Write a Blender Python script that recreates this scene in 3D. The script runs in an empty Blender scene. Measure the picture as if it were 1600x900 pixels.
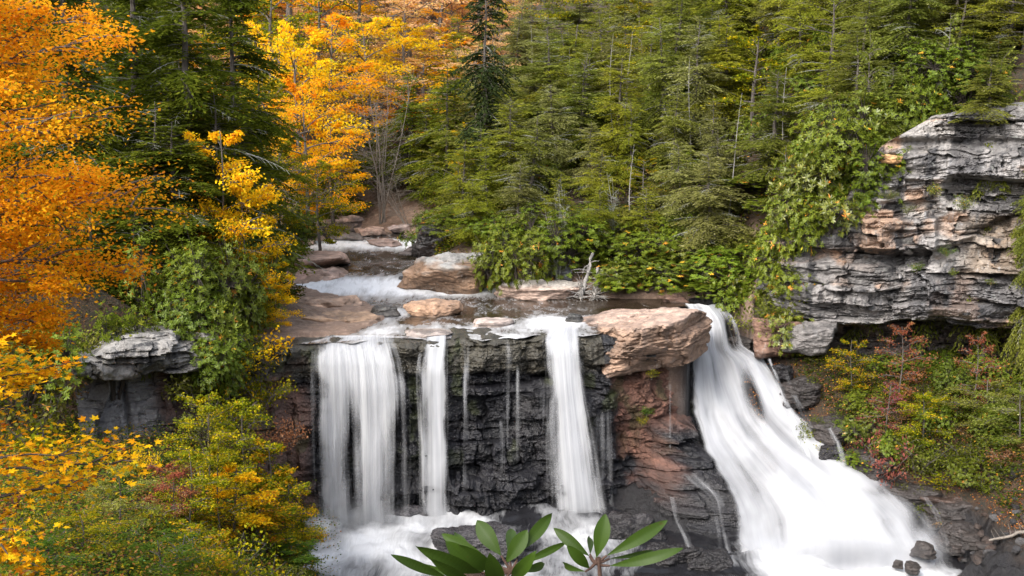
import bpy, math, random
import numpy as np
from mathutils import Vector

scene = bpy.context.scene
COL = scene.collection
R = math.radians

# ------------------------------------------------------------------ camera
FPX = 800 / math.tan(R(25.0))           # focal length in units of a 1600-wide picture
PITCH = math.atan(235 / FPX)
CAMZ = 24.0
cam = bpy.data.cameras.new('camera')
cam_o = bpy.data.objects.new('camera', cam)
COL.objects.link(cam_o)
cam_o.location = (0, 0, CAMZ)
cam_o.rotation_euler = (math.pi / 2 - PITCH, 0, 0)
cam.sensor_width = 36
cam.lens = 18 / math.tan(R(25.0))
cam.clip_start = 0.05
cam.clip_end = 3000
scene.camera = cam_o
CP, SP = math.cos(PITCH), math.sin(PITCH)


def P(px, py, Y):
    """world point seen at picture position px, py on the vertical plane y = Y"""
    cx, cy = (np.asarray(px, float) - 800) / FPX, (450 - np.asarray(py, float)) / FPX
    dy = CP + cy * SP
    dz = -SP + cy * CP
    t = Y / dy
    return np.stack([cx * t, np.broadcast_to(Y, np.shape(t)) * 1.0, CAMZ + dz * t], -1)


def PX(p):
    """picture position of world points"""
    p = np.asarray(p, float)
    d = p[..., 1] * CP - (p[..., 2] - CAMZ) * SP
    u = p[..., 1] * SP + (p[..., 2] - CAMZ) * CP
    return 800 + FPX * p[..., 0] / d, 450 - FPX * u / d


# ------------------------------------------------------------------ noise
def _h(i, j, k, seed):
    with np.errstate(over='ignore'):
        x = (i.astype(np.int64) * 374761393 + j.astype(np.int64) * 668265263 + k.astype(np.int64) * 2147483647 + seed * 1274126177)
        x = (x ^ (x >> 13)) * 1274126177
        x = (x ^ (x >> 16)) * 2246822519
        x = x ^ (x >> 15)
    return (x & 0xFFFFFF).astype(float) / 0xFFFFFF


def hash2(a, b, seed=0):
    a = np.asarray(a); b = np.asarray(b)
    return _h(a, b, np.zeros_like(a), seed)


def vnoise(x, y, z=0.0, seed=0):
    x, y, z = np.broadcast_arrays(np.asarray(x, float), np.asarray(y, float), np.asarray(z, float))
    i, j, k = np.floor(x), np.floor(y), np.floor(z)
    fx, fy, fz = x - i, y - j, z - k
    fx, fy, fz = [t * t * t * (t * (t * 6 - 15) + 10) for t in (fx, fy, fz)]
    i, j, k = i.astype(np.int64), j.astype(np.int64), k.astype(np.int64)
    r = 0
    for di in (0, 1):
        for dj in (0, 1):
            for dk in (0, 1):
                w = (fx if di else 1 - fx) * (fy if dj else 1 - fy) * (fz if dk else 1 - fz)
                r = r + w * _h(i + di, j + dj, k + dk, seed)
    return r * 2 - 1


def fbm(x, y, z=0.0, seed=0, oct=4, gain=0.5, lac=2.03):
    a, r, s = 1.0, 0.0, 1.0
    for o in range(oct):
        r = r + a * vnoise(np.asarray(x) * s + 17.3 * o, np.asarray(y) * s - 9.1 * o, np.asarray(z) * s + 3.7 * o, seed + o)
        a *= gain
        s *= lac
    return r


def sstep(a, b, x):
    t = np.clip((np.asarray(x, float) - a) / (b - a), 0, 1)
    return t * t * (3 - 2 * t)


def bump(x, c, w):
    return np.exp(-((np.asarray(x, float) - c) / w) ** 2)


# ------------------------------------------------------------------ meshes
def mesh_np(name, verts, faces, mat, smooth=True, attrs=None, cols=None, uv=None):
    """faces: int array (M,3) or (M,4)"""
    verts = np.ascontiguousarray(verts, dtype=np.float32).reshape(-1, 3)
    faces = np.ascontiguousarray(faces, dtype=np.int32)
    m = bpy.data.meshes.new(name)
    n, k = faces.shape
    m.vertices.add(len(verts))
    m.vertices.foreach_set('co', verts.ravel())
    m.loops.add(n * k)
    m.loops.foreach_set('vertex_index', faces.ravel())
    m.polygons.add(n)
    m.polygons.foreach_set('loop_start', np.arange(0, n * k, k, dtype=np.int32))
    try:
        m.polygons.foreach_set('loop_total', np.full(n, k, dtype=np.int32))
    except Exception:
        pass
    m.polygons.foreach_set('use_smooth', np.full(n, bool(smooth)))
    m.update(calc_edges=True)
    for key, val in (attrs or {}).items():
        a = m.attributes.new(key, 'FLOAT', 'POINT')
        a.data.foreach_set('value', np.ascontiguousarray(val, dtype=np.float32).ravel())
    for key, val in (cols or {}).items():
        a = m.attributes.new(key, 'FLOAT_COLOR', 'POINT')
        v = np.ones((len(verts), 4), np.float32)
        v[:, :3] = np.asarray(val, np.float32).reshape(-1, 3)
        a.data.foreach_set('color', v.ravel())
    if uv is not None:
        a = m.attributes.new('flow', 'FLOAT_VECTOR', 'POINT')
        v = np.zeros((len(verts), 3), np.float32)
        v[:, :uv.shape[-1]] = uv.reshape(-1, uv.shape[-1])
        a.data.foreach_set('vector', v.ravel())
    if mat:
        m.materials.append(mat)
    return m


def grid_faces(nu, nv):
    """vertex (iu, iv) is iu*nv + iv"""
    i = np.arange(nu - 1)[:, None]
    j = np.arange(nv - 1)[None, :]
    a = i * nv + j
    return np.stack([a, a + nv, a + nv + 1, a + 1], -1).reshape(-1, 4)


def link(name, mesh, parent=None, loc=None, label=None, cat=None, group=None, kind=None):
    o = bpy.data.objects.new(name, mesh)
    COL.objects.link(o)
    if parent is not None:
        o.parent = parent
    if loc is not None:
        o.location = loc
    tag(o, label, cat, group, kind)
    return o


def tag(o, label=None, cat=None, group=None, kind=None):
    if label: o['label'] = label
    if cat: o['category'] = cat
    if group: o['group'] = group
    if kind: o['kind'] = kind
    return o


def rebase(mesh_verts):
    """origin at the foot of a set of vertices"""
    v = np.asarray(mesh_verts, float).reshape(-1, 3)
    b = np.array([v[:, 0].mean(), v[:, 1].mean(), v[:, 2].min()])
    return v - b, b


# ------------------------------------------------------------------ node helpers
class N:
    def __init__(s, name):
        s.m = bpy.data.materials.new(name)
        s.m.use_nodes = True
        s.t = s.m.node_tree
        s.t.nodes.clear()
        s.out = s.t.nodes.new('ShaderNodeOutputMaterial')

    def n(s, typ, **kw):
        nd = s.t.nodes.new('ShaderNode' + typ)
        for k, v in kw.items():
            if k.startswith('_'):
                nd.inputs[k[1:].replace('_', ' ')].default_value = v
            else:
                setattr(nd, k, v)
        return nd

    def l(s, a, b):
        s.t.links.new(a, b)
        return s

    def attr(s, name):
        return s.n('Attribute', attribute_name=name)

    def noise(s, scale, detail=4, rough=0.55, vec=None, mapscale=None, dist=0.0):
        nd = s.n('TexNoise')
        nd.inputs['Scale'].default_value = scale
        nd.inputs['Detail'].default_value = detail
        nd.inputs['Roughness'].default_value = rough
        nd.inputs['Distortion'].default_value = dist
        if vec is None:
            vec = s.n('TexCoord').outputs['Object']
        if mapscale is not None:
            mp = s.n('Mapping')
            mp.inputs['Scale'].default_value = mapscale
            s.l(vec, mp.inputs['Vector'])
            vec = mp.outputs['Vector']
        s.l(vec, nd.inputs['Vector'])
        return nd.outputs['Fac']

    def maprange(s, v, a, b, c, d, clamp=True):
        nd = s.n('MapRange', clamp=clamp)
        for i, x in enumerate((a, b, c, d)):
            nd.inputs[i + 1].default_value = x
        s.l(v, nd.inputs[0])
        return nd.outputs[0]

    def math(s, op, a, b=None, clamp=False):
        nd = s.n('Math', operation=op, use_clamp=clamp)
        for i, x in enumerate((a, b)):
            if x is None: continue
            if isinstance(x, (int, float)): nd.inputs[i].default_value = x
            else: s.l(x, nd.inputs[i])
        return nd.outputs[0]

    def mix(s, fac, a, b, blend='MIX'):
        nd = s.n('Mix', data_type='RGBA', blend_type=blend)
        for key, x in ((0, fac), (6, a), (7, b)):
            if isinstance(x, (int, float)): nd.inputs[key].default_value = x
            elif isinstance(x, (tuple, list)): nd.inputs[key].default_value = (*x[:3], 1)
            else: s.l(x, nd.inputs[key])
        return nd.outputs[2]

    def ramp(s, v, stops):
        nd = s.n('ValToRGB')
        e = nd.color_ramp.elements
        while len(e) < len(stops): e.new(0.5)
        for el, (p, c) in zip(e, stops):
            el.position = p
            el.color = (*c, 1)
        s.l(v, nd.inputs[0])
        return nd.outputs[0]


def rock_mat(name, detail=1.0, streak=0.0, lichen=0.0, bumpk=1.0, spec=0.45):
    """rock: vertex colour 'Col' (its own stone colours) broken up by grain, stains and lichen; 'wet' makes it glossy"""
    s = N(name)
    col = s.attr('Col').outputs['Color']
    wet = s.attr('wet').outputs['Fac']
    g1 = s.noise(1.3, 6, 0.62)
    g2 = s.noise(7.0, 6, 0.65)
    f = s.math('ADD', s.maprange(g1, 0.3, 0.7, 0.5, 1.3), s.maprange(g2, 0.3, 0.7, -0.28 * detail, 0.28 * detail))
    comb = s.n('CombineColor')
    for i in range(3): s.l(f, comb.inputs[i])
    c = s.mix(1.0, col, comb.outputs[0], 'MULTIPLY')
    if streak:
        st = s.noise(1.0, 5, 0.65, mapscale=(1.0, 1.0, 0.09))
        k = s.maprange(st, 0.52, 0.62, 0, streak)
        c = s.mix(k, c, (0.022, 0.022, 0.025))
        st2 = s.noise(1.7, 4, 0.6, mapscale=(1.3, 1.3, 0.16))
        k2 = s.maprange(st2, 0.60, 0.72, 0, streak * 0.6)
        c = s.mix(k2, c, (0.36, 0.36, 0.37))
    if lichen:
        li = s.noise(2.4, 5, 0.7, dist=0.6)
        c = s.mix(s.maprange(li, 0.58, 0.70, 0, lichen), c, (0.33, 0.34, 0.31))
    b = s.n('BsdfPrincipled')
    s.l(c, b.inputs['Base Color'])
    s.l(s.math('ADD', s.maprange(wet, 0, 1, 0.85, 0.15), s.maprange(g2, 0.3, 0.7, -0.1, 0.1)), b.inputs['Roughness'])
    b.inputs['Specular IOR Level'].default_value = spec
    bm = s.n('Bump')
    bm.inputs['Strength'].default_value = 0.75 * bumpk
    bm.inputs['Distance'].default_value = 0.10
    hgt = s.math('ADD', s.noise(3.2, 8, 0.68, mapscale=(1, 1, 1.9)), s.math('MULTIPLY', s.noise(14, 5, 0.6), 0.35))
    s.l(hgt, bm.inputs['Height'])
    s.l(bm.outputs[0], b.inputs['Normal'])
    s.l(b.outputs[0], s.out.inputs[0])
    return s.m


def leaf_mat(name, stops, trans=0.35, gloss=0.0, vary=0.25, hue=0.02, rough=0.45, gain=1.0):
    """leaves: 'lv' is a random number per leaf, mapped to the leaf colours of the species"""
    s = N(name)
    lv = s.attr('lv').outputs['Fac']
    oi = s.n('ObjectInfo').outputs['Random']
    c = s.ramp(lv, stops)
    hs = s.n('HueSaturation')
    s.l(s.maprange(oi, 0, 1, 0.5 - hue, 0.5 + hue), hs.inputs['Hue'])
    r2 = s.math('FRACT', s.math('MULTIPLY', oi, 17.37))
    s.l(s.maprange(r2, 0, 1, 1 - vary, 1 + vary), hs.inputs['Value'])
    s.l(c, hs.inputs['Color'])
    c = hs.outputs[0]
    d = s.n('BsdfDiffuse')
    t = s.n('BsdfTranslucent')
    s.l(c, d.inputs[0])
    s.l(c, t.inputs[0])
    mx = s.n('MixShader')
    mx.inputs[0].default_value = trans
    s.l(d.outputs[0], mx.inputs[1])
    s.l(t.outputs[0], mx.inputs[2])
    o = mx.outputs[0]
    if gloss:
        g = s.n('BsdfGlossy')
        g.inputs['Roughness'].default_value = rough
        m2 = s.n('MixShader')
        m2.inputs[0].default_value = gloss
        s.l(o, m2.inputs[1])
        s.l(g.outputs[0], m2.inputs[2])
        o = m2.outputs[0]
    s.l(o, s.out.inputs[0])
    return s.m


def bark_mat(name, a, b):
    s = N(name)
    v = s.noise(3.0, 5, 0.65, mapscale=(4, 4, 0.8))
    c = s.ramp(v, [(0.3, a), (0.7, b)])
    d = s.n('BsdfPrincipled')
    s.l(c, d.inputs['Base Color'])
    d.inputs['Roughness'].default_value = 0.9
    bm = s.n('Bump')
    bm.inputs['Strength'].default_value = 0.6
    bm.inputs['Distance'].default_value = 0.03
    s.l(v, bm.inputs['Height'])
    s.l(bm.outputs[0], d.inputs['Normal'])
    s.l(d.outputs[0], s.out.inputs[0])
    return s.m


def water_fall_mat(name, fine=1.0, k1=0.58, k2=0.13, along=0.8, cols=((0.55, 0.565, 0.60), (0.70, 0.705, 0.715))):
    """white falling water smoothed by flow: thin where 'dens' is low and between the streaks"""
    s = N(name)
    fl = s.attr('flow').outputs['Vector']
    dens = s.attr('dens').outputs['Fac']
    n1 = s.noise(1.0, 3, 0.55, vec=fl, mapscale=(2.6 * fine, 0.07 * along, 1))
    n2 = s.noise(1.0, 4, 0.6, vec=fl, mapscale=(9.0 * fine, 0.10 * along, 1))
    st = s.math('ADD', s.maprange(n1, 0.25, 0.75, 0.3 - k1 / 2, 0.3 + k1 / 2), s.maprange(n2, 0.25, 0.75, 0.2 - k2 / 2, 0.2 + k2 / 2))
    # alpha = smoothstep over (dens - (1-streak))
    a = s.math('ADD', dens, s.math('MULTIPLY', s.math('SUBTRACT', st, 0.5), s.math('SUBTRACT', 1.25, dens)))
    al = s.n('MapRange', interpolation_type='SMOOTHSTEP')
    al.inputs[1].default_value = 0.0
    al.inputs[2].default_value = 1.05
    al.inputs[3].default_value = 0.0
    al.inputs[4].default_value = 0.985
    s.l(a, al.inputs[0])
    col = s.mix(s.maprange(st, 0.3, 0.75, 0, 1), cols[0], cols[1])
    d = s.n('BsdfDiffuse')
    t = s.n('BsdfTranslucent')
    s.l(col, d.inputs[0])
    s.l(col, t.inputs[0])
    mx = s.n('MixShader')
    mx.inputs[0].default_value = 0.4
    s.l(d.outputs[0], mx.inputs[1])
    s.l(t.outputs[0], mx.inputs[2])
    tr = s.n('BsdfTransparent')
    m2 = s.n('MixShader')
    s.l(al.outputs[0], m2.inputs[0])
    s.l(tr.outputs[0], m2.inputs[1])
    s.l(mx.outputs[0], m2.inputs[2])
    s.l(m2.outputs[0], s.out.inputs[0])
    return s.m


def river_mat(name, deep=(0.012, 0.008, 0.005), shallow=(0.05, 0.034, 0.022), white=(0.66, 0.67, 0.69), amp=1.8):
    """dark clear river water, whitened by 'foam' in streaks along the flow"""
    s = N(name)
    fl = s.attr('flow').outputs['Vector']
    foam = s.attr('foam').outputs['Fac']
    n1 = s.noise(1.0, 5, 0.6, vec=fl, mapscale=(1.1, 0.45, 1), dist=0.8)
    n2 = s.noise(1.0, 5, 0.65, vec=fl, mapscale=(5.0, 0.8, 1), dist=0.5)
    nn = s.math('ADD', s.math('MULTIPLY', n1, 0.6), s.math('MULTIPLY', n2, 0.4))
    a = s.math('ADD', foam, s.math('MULTIPLY', s.math('SUBTRACT', nn, 0.5), amp))
    fm = s.maprange(a, 0.15, 1.0, 0, 0.97)
    b = s.n('BsdfPrincipled')
    c = s.mix(fm, s.mix(n1, deep, shallow), white)
    s.l(c, b.inputs['Base Color'])
    s.l(s.maprange(fm, 0, 1, 0.16, 0.7), b.inputs['Roughness'])
    b.inputs['IOR'].default_value = 1.33
    bm = s.n('Bump')
    bm.inputs['Strength'].default_value = 0.5
    bm.inputs['Distance'].default_value = 0.12
    s.l(nn, bm.inputs['Height'])
    s.l(bm.outputs[0], b.inputs['Normal'])
    s.l(b.outputs[0], s.out.inputs[0])
    return s.m
# ------------------------------------------------------------------ plan of the land
RL = np.array([(66, -13.2), (68.5, -13), (71.5, -10.6), (77, -9), (82, -10), (86, -12), (89, -15.6), (91, -18.2), (93, -14), (97, -14.7), (102, -17.8), (109, -21), (115, -24), (119, -26), (124, -31), (128, -38)], float)
RR = np.array([(66, 12.5), (73, 12.5), (79, 14.2), (83.5, 16.4), (85.3, 15), (86.5, 12), (87.5, 5), (88.6, 0), (90, -1.2), (92, -6), (94, -8.8), (104, -9.1), (112, -9.5), (119, -12), (124, -19), (128, -28)], float)
WL = np.array([(0, 11.15), (86, 11.2), (88.5, 11.35), (93, 12.25), (103, 12.5), (108, 12.9), (112, 13.6), (140, 14.0)], float)
CLIFF = np.array([(-200, 30), (-60, 48), (-31, 56.5), (-26, 58.5), (-19, 61.5), (-16.5, 65.5), (-14, 67.8), (-9, 69.0), (0, 70.3), (5.5, 71.3), (12.3, 73.2), (13.6, 80), (14.6, 83.3), (16.6, 83.3), (18.5, 80.5), (20.5, 79.5), (27, 77.5), (35, 74.5), (60, 66), (200, 40)], float)


def yc(x):
    return np.interp(x, CLIFF[:, 0], CLIFF[:, 1])


def wl(y):
    return np.interp(y, WL[:, 0], WL[:, 1])


def seg_dist(x, y, poly):
    d = np.full(np.shape(x), 1e9)
    for (ax, ay), (bx, by) in zip(poly[:-1], poly[1:]):
        vx, vy = bx - ax, by - ay
        t = np.clip(((x - ax) * vx + (y - ay) * vy) / (vx * vx + vy * vy), 0, 1)
        d = np.minimum(d, np.hypot(x - ax - t * vx, y - ay - t * vy))
    return d


_L = RL[:, ::-1]
_Rr = RR[:, ::-1]


def river_d(x, y):
    """signed distance to the river's edge, negative in the water; and side (-1 left, 1 right)"""
    l = np.interp(y, RL[:, 0], RL[:, 1])
    r = np.interp(y, RR[:, 0], RR[:, 1])
    ins = (x > l) & (x < r) & (y < 128)
    dl, dr = seg_dist(x, y, _L), seg_dist(x, y, _Rr)
    d = np.minimum(dl, dr)
    side = np.where(x < (l + r) / 2, -1, 1)
    return np.where(ins, -d, d), side


GP = np.array([
    (-10, 66, -.6), (0, 66, -1.2), (6, 66, -1.2), (10, 63, -2), (0, 60, -2.4), (0, 50, -3), (12, 50, -3), (15, 60, -2), (24, 60, -1.8), (-13.0, 66.2, -0.2), (-12.8, 62, -1.3), (-11.6, 57, -.6), (-10.8, 53, 1.0),
    (-14.6, 65.0, 2.5), (-16.5, 61.5, 5.5), (-19, 59.5, 7), (-24, 57, 7.4), (-32, 53, 9), (-45, 45, 13), (-13.5, 57, 3.6), (-18, 50, 7), (-24, 45, 10), (-11.8, 48, 3.0), (-16, 40, 9), (-10, 40, 6),
    (-18, 30, 13), (-10, 30, 10), (-8, 20, 14.2), (-14, 20, 16), (-4, 12, 16.6), (-10, 12, 18.3), (0, 3, 21.2), (-6, 3, 21.5), (6, 3, 21.2), (3, 12, 15.6), (4, 25, 7), (5, 40, 0),
    (10, 30, 4), (20, 20, 8), (30, 30, 6), (0, -15, 25), (-40, 20, 22), (40, -10, 22), (-80, 40, 25),
    (27, 60, 0.3), (25.6, 59, -.3), (29.5, 57, .9), (29, 63, 1.4), (31, 67, 3.8), (33, 71, 5.8), (24.5, 68, 2.4), (20, 74, 5.6), (19, 78, 8.0), (26, 73, 5.6), (35, 66, 4.8), (40, 60, 3), (50, 66, 8), (60, 45, 8), (80, 60, 20), (22, 79, 8.4), (27, 77, 7.0), (34, 74, 7.3), (27, 82, 7.4), (35, 79, 7.6), (22, 84, 8.6),
    (11, 70, -1.6), (36, 56, 0.8), (30, 50, -2),
], float)
FAN = [(475, 1066, 1128, 84.2), (480, 1074, 1136, 83.2), (500, 1082, 1152, 81.8), (545, 1080, 1166, 80.2), (556, 1076, 1192, 79.2), (600, 1074, 1222, 77.3), (650, 1080, 1250, 75.0), (690, 1088, 1300, 72.9),
       (735, 1108, 1372, 70.6), (765, 1124, 1412, 69.2), (800, 1138, 1450, 67.6), (850, 1142, 1488, 65.2), (875, 1144, 1486, 64.0), (915, 1142, 1474, 62.4)]
_f = np.concatenate([np.stack([P(l, py, Y), P((l + r) / 2, py, Y), P(r, py, Y)]) for py, l, r, Y in FAN[3:]])
_f[:, 2] -= 0.9
_k = [i for i, g in enumerate(GP) if np.min(np.hypot(g[0] - _f[:, 0], g[1] - _f[:, 1])) > 2.2]
GP = np.concatenate([GP[_k], _f])
_D = np.hypot(GP[:, None, 0] - GP[None, :, 0], GP[:, None, 1] - GP[None, :, 1])
_A = np.zeros((len(GP) + 3,) * 2)
_A[:-3, :-3] = _D + np.eye(len(GP)) * 0.05
_A[:-3, -3] = 1; _A[:-3, -2:] = GP[:, :2]
_A[-3, :-3] = 1; _A[-2:, :-3] = GP[:, :2].T
_W = np.linalg.solve(_A, np.r_[GP[:, 2], 0, 0, 0])


def gorge_z(x, y):
    r = np.zeros(np.shape(x))
    for i in range(len(GP)):
        r = r + _W[i] * np.hypot(x - GP[i, 0], y - GP[i, 1])
    return r + _W[-3] + _W[-2] * x + _W[-1] * y


def upper_z(x, y):
    d, side = river_d(x, y)
    w = wl(y)
    flat = np.where(side < 0, 5.5, 1.2)
    rise = np.logaddexp(0, (d - flat) * 1.2) / 1.2
    hill = 70 * (1 - np.exp(-0.62 * rise / 70))
    z = w + np.where(d > 0, 0.12 + 0.05 * np.minimum(d, 6) + hill, -0.25 - 0.35 * np.minimum(-d, 2.5))
    zt = np.interp(x, [17.5, 20, 24, 27, 31, 45, 200], [11, 14.5, 19, 24.0, 26, 28, 40])
    cl = np.where(x > 17.5, zt - 0.4 + 0.35 * (y - yc(x)), -99)
    z = np.where(x > 17.5, np.maximum(z, cl), z)
    return z + np.where(d > 1, 0.5 * fbm(x * .12, y * .12, seed=4) * np.minimum(1, (d - 1) / 8), 0) + 0.12 * fbm(x * .8, y * .8, seed=9) * (d > 0)


def ground_z(x, y):
    x = np.asarray(x, float); y = np.asarray(y, float)
    g = gorge_z(x, y) + 0.18 * fbm(x * .5, y * .5, seed=3)
    u = upper_z(x, y)
    k = np.where((x > 14) & (x < 18.5), 0.4, 1.6) + 3.9 * sstep(18.5, 20.5, x)
    t = sstep(0, 1.0, y - yc(x) - k)
    g = np.minimum(g, np.where(y > yc(x) - 3, 10.8, 99)) if False else g
    return g * (1 - t) + u * t


def ground_mat():
    s = N('forest_floor')
    d = s.attr('Col').outputs['Color']
    n = s.noise(2.2, 8, 0.7)
    n2 = s.noise(11, 4, 0.7)
    bare = s.attr('bare').outputs['Fac']
    lit = s.ramp(n2, [(0.32, (0.012, 0.008, 0.005)), (0.48, (0.045, 0.022, 0.011)), (0.60, (0.11, 0.045, 0.018)), (0.74, (0.26, 0.12, 0.04))])
    c = s.mix(s.math('MAXIMUM', s.maprange(n, 0.35, 0.6, 0, 1), bare), lit, d)
    b = s.n('BsdfPrincipled')
    s.l(c, b.inputs['Base Color'])
    s.l(s.maprange(bare, 0, 1, .9, .3), b.inputs['Roughness'])
    bm = s.n('Bump')
    bm.inputs['Strength'].default_value = 0.9
    bm.inputs['Distance'].default_value = 0.14
    s.l(s.math('ADD', n2, s.math('MULTIPLY', n, 1.2)), bm.inputs['Height'])
    s.l(bm.outputs[0], b.inputs['Normal'])
    s.l(b.outputs[0], s.out.inputs[0])
    return s.m


M_GROUND = ground_mat()


def axis(knots):
    """graded coordinates: list of (start, end, step)"""
    a = [np.arange(s, e, st) for s, e, st in knots]
    return np.unique(np.round(np.concatenate(a), 4))


gx = axis([(-900, -160, 60), (-160, -60, 6), (-60, -28, 1.5), (-28, -14, 0.5), (-14, 36, 0.25), (36, 80, 2), (80, 180, 8), (180, 901, 60)])
gy = axis([(-300, -20, 40), (-20, 40, 2.0), (40, 57, 0.5), (57, 86, 0.25), (86, 125, 0.5), (125, 200, 2.5), (200, 300, 10), (300, 1501, 80)])
GX, GY = np.meshgrid(gx, gy, indexing='ij')
GZ = ground_z(GX, GY)
dr, _ = river_d(GX, GY)
near = sstep(9, 2, dr + 2.0 * fbm(GX * .3, GY * .3, seed=8)) * (GY > yc(GX))
colr = np.zeros(GX.shape + (3,))
colr[:] = (0.026, 0.024, 0.012)
colr = colr * (1 - near[..., None]) + np.array((0.36, 0.25, 0.19)) * near[..., None]
pool = (GY < yc(GX) + 1) * np.maximum(sstep(2.0, 0.5, GZ), (GX > -13) * (GX < 13.5) * (GY > 59))
colr = colr * (1 - pool[..., None]) + np.array((0.014, 0.013, 0.014)) * pool[..., None]
gpx, gpy = PX(np.stack([GX, np.maximum(GY, 5), GZ], -1))
fan = (GY > 58) * (GY < 86) * sstep(1040, 1075, gpx) * sstep(np.interp(gpy, [470, 560, 650, 735, 800, 850], [1150, 1240, 1300, 1420, 1500, 1540]), np.interp(gpy, [470, 560, 650, 735, 800, 850], [1120, 1200, 1250, 1370, 1450, 1490]), gpx)
colr = colr * (1 - fan[..., None]) + np.array((0.013, 0.0125, 0.014)) * fan[..., None]
barez = np.maximum(pool, fan) * (GY < yc(GX) + 1)
GZ = GZ + barez * (.65 * np.abs(fbm(GX * .55, GY * .8, GZ * 1.1, seed=501, oct=6, gain=.58)) - .75 + .4 * sstep(22, 25, GX) + .12 * hash2(np.floor(GX * .8 + GZ * 1.3).astype(int), np.floor(GY * .9 - GZ).astype(int), 7))
gm = mesh_np('ground', np.stack([GX, GY, GZ], -1), grid_faces(len(gx), len(gy)), M_GROUND, True, cols={'Col': colr}, attrs={'bare': np.maximum(np.maximum(pool, fan), near * .6)})
link('ground', gm, kind='structure', label='leaf littered forest ground of the gorge and its hillsides')

# ------------------------------------------------------------------ rock faces
M_WETROCK = rock_mat('wet_black_sandstone', bumpk=1.7, spec=.5)
M_CLIFF = rock_mat('grey_layered_sandstone', streak=0.9, lichen=0.5)
M_BROWN = rock_mat('brown_sandstone', detail=.45, streak=.35, lichen=0.12, bumpk=.8)
M_BOULDER = rock_mat('river_boulder_stone', detail=.5, streak=.25, lichen=0.4, bumpk=.9)


class Strata:
    def __init__(s, seed, z0, z1, th=(0.25, 1.2), amp=0.35, joint=(0.9, 3.0), warp=0.3, tilt=0.0, brk=0.5, soft=1.0, facet=0.0):
        s.brk, s.soft, s.facet = brk, soft, facet
        r = np.random.RandomState(seed)
        b = [z0 - 4]
        while b[-1] < z1 + 4:
            b.append(b[-1] + th[0] + (th[1] - th[0]) * r.rand() ** 1.6)
        s.b = np.array(b)
        s.pr = r.rand(len(b) + 2) - 0.5
        s.jl = joint[0] + (joint[1] - joint[0]) * r.rand(len(b) + 2)
        s.jo = r.rand(len(b) + 2) * 10
        s.amp, s.warp, s.tilt, s.seed = amp, warp, tilt, seed

    def __call__(s, q, z):
        cell = np.floor(q / 3.3 + 0.35 * fbm(q * .6, z * .5, seed=s.seed + 21, oct=3))
        zw = z - s.tilt * q + (hash2(cell, np.zeros_like(cell), s.seed) - .5) * s.brk + s.warp * fbm(q * .13, z * .05, seed=s.seed + 1, oct=3) + 0.09 * fbm(q * .9, z * .7, seed=s.seed + 2, oct=4)
        k = np.clip(np.searchsorted(s.b, zw) - 1, 0, len(s.b) - 2)
        th = s.b[k + 1] - s.b[k]
        f = (zw - s.b[k]) / th
        e = np.minimum(f, 1 - f) * th
        fade = sstep(-0.35, 0.4, fbm(q * .45, z * .8, seed=s.seed + 31, oct=3))
        pr = s.pr[k] * s.amp * (0.35 + 0.65 * fade) + 0.7 * s.amp * vnoise(q * .33, k * 7.31, seed=s.seed + 3)
        jq = q / s.jl[k] + s.jo[k] + 0.25 * fbm(q * .8, z * 1.3, seed=s.seed + 5, oct=3)
        c = np.floor(jq)
        fj = jq - c
        ej = np.minimum(fj, 1 - fj) * s.jl[k]
        hc = hash2(k, c, s.seed + 7)
        pr = pr + (hc - 0.5) * s.amp * 0.7
        pr = pr - (0.26 * s.amp * fade + .10) * np.exp(-(e / 0.05) ** 2) - (0.18 * s.amp + .07) * np.exp(-(ej / 0.045) ** 2)
        pr = pr - 0.25 * s.amp * s.soft * fade * np.exp(-e / 0.10)
        pr = pr + s.facet * ((fj - .5) * np.minimum(s.jl[k], 3) * (hash2(k, c, s.seed + 8) - .5) + (f - .5) * th * 1.2 * (hash2(k, c, s.seed + 9) - .5))
        pr = pr + 0.17 * fbm(q * 1.1, z * 1.5, seed=s.seed + 11, oct=5) + 0.05 * np.abs(fbm(q * 3.1, z * 5.3, seed=s.seed + 12, oct=4))
        b2 = np.cumsum(np.r_[s.b[0], 0.07 + 0.26 * np.random.RandomState(s.seed + 50).rand(260) ** 2])
        k2 = np.clip(np.searchsorted(b2, zw + .12 * fbm(q * .5, z * .4, seed=s.seed + 41, oct=3)) - 1, 0, 258)
        f2 = np.minimum(zw - b2[k2], b2[k2 + 1] - zw)
        thin = sstep(-.1, .5, fbm(q * .35, z * .6, seed=s.seed + 42, oct=3))
        pr = pr + thin * s.amp * (.42 * (hash2(k2, np.floor(q / 1.7 + hash2(k2, k2, 5) * 4), s.seed + 43) - .5) - .10 * np.exp(-(np.abs(f2) / .03) ** 2))
        return pr, k, hc


def sweep(poly, ds):
    """even samples along a polyline, with smoothed outward normals (towards -y / to the right-hand side walking +x)"""
    poly = np.asarray(poly, float)
    L = np.r_[0, np.cumsum(np.hypot(*np.diff(poly, axis=0).T))]
    s = np.arange(0, L[-1], ds)
    x, y = np.interp(s, L, poly[:, 0]), np.interp(s, L, poly[:, 1])
    n = max(3, int(1.2 / ds) | 1)
    ker = np.ones(n) / n
    pad = lambda a: np.convolve(np.r_[np.full(n // 2, a[0]) + (np.arange(-(n // 2), 0)) * (a[1] - a[0]), a, np.full(n // 2, a[-1]) + np.arange(1, n // 2 + 1) * (a[-1] - a[-2])], ker, 'valid')
    x, y = pad(x), pad(y)
    tx, ty = np.gradient(x), np.gradient(y)
    l = np.hypot(tx, ty)
    return s, x, y, ty / l, -tx / l


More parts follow.
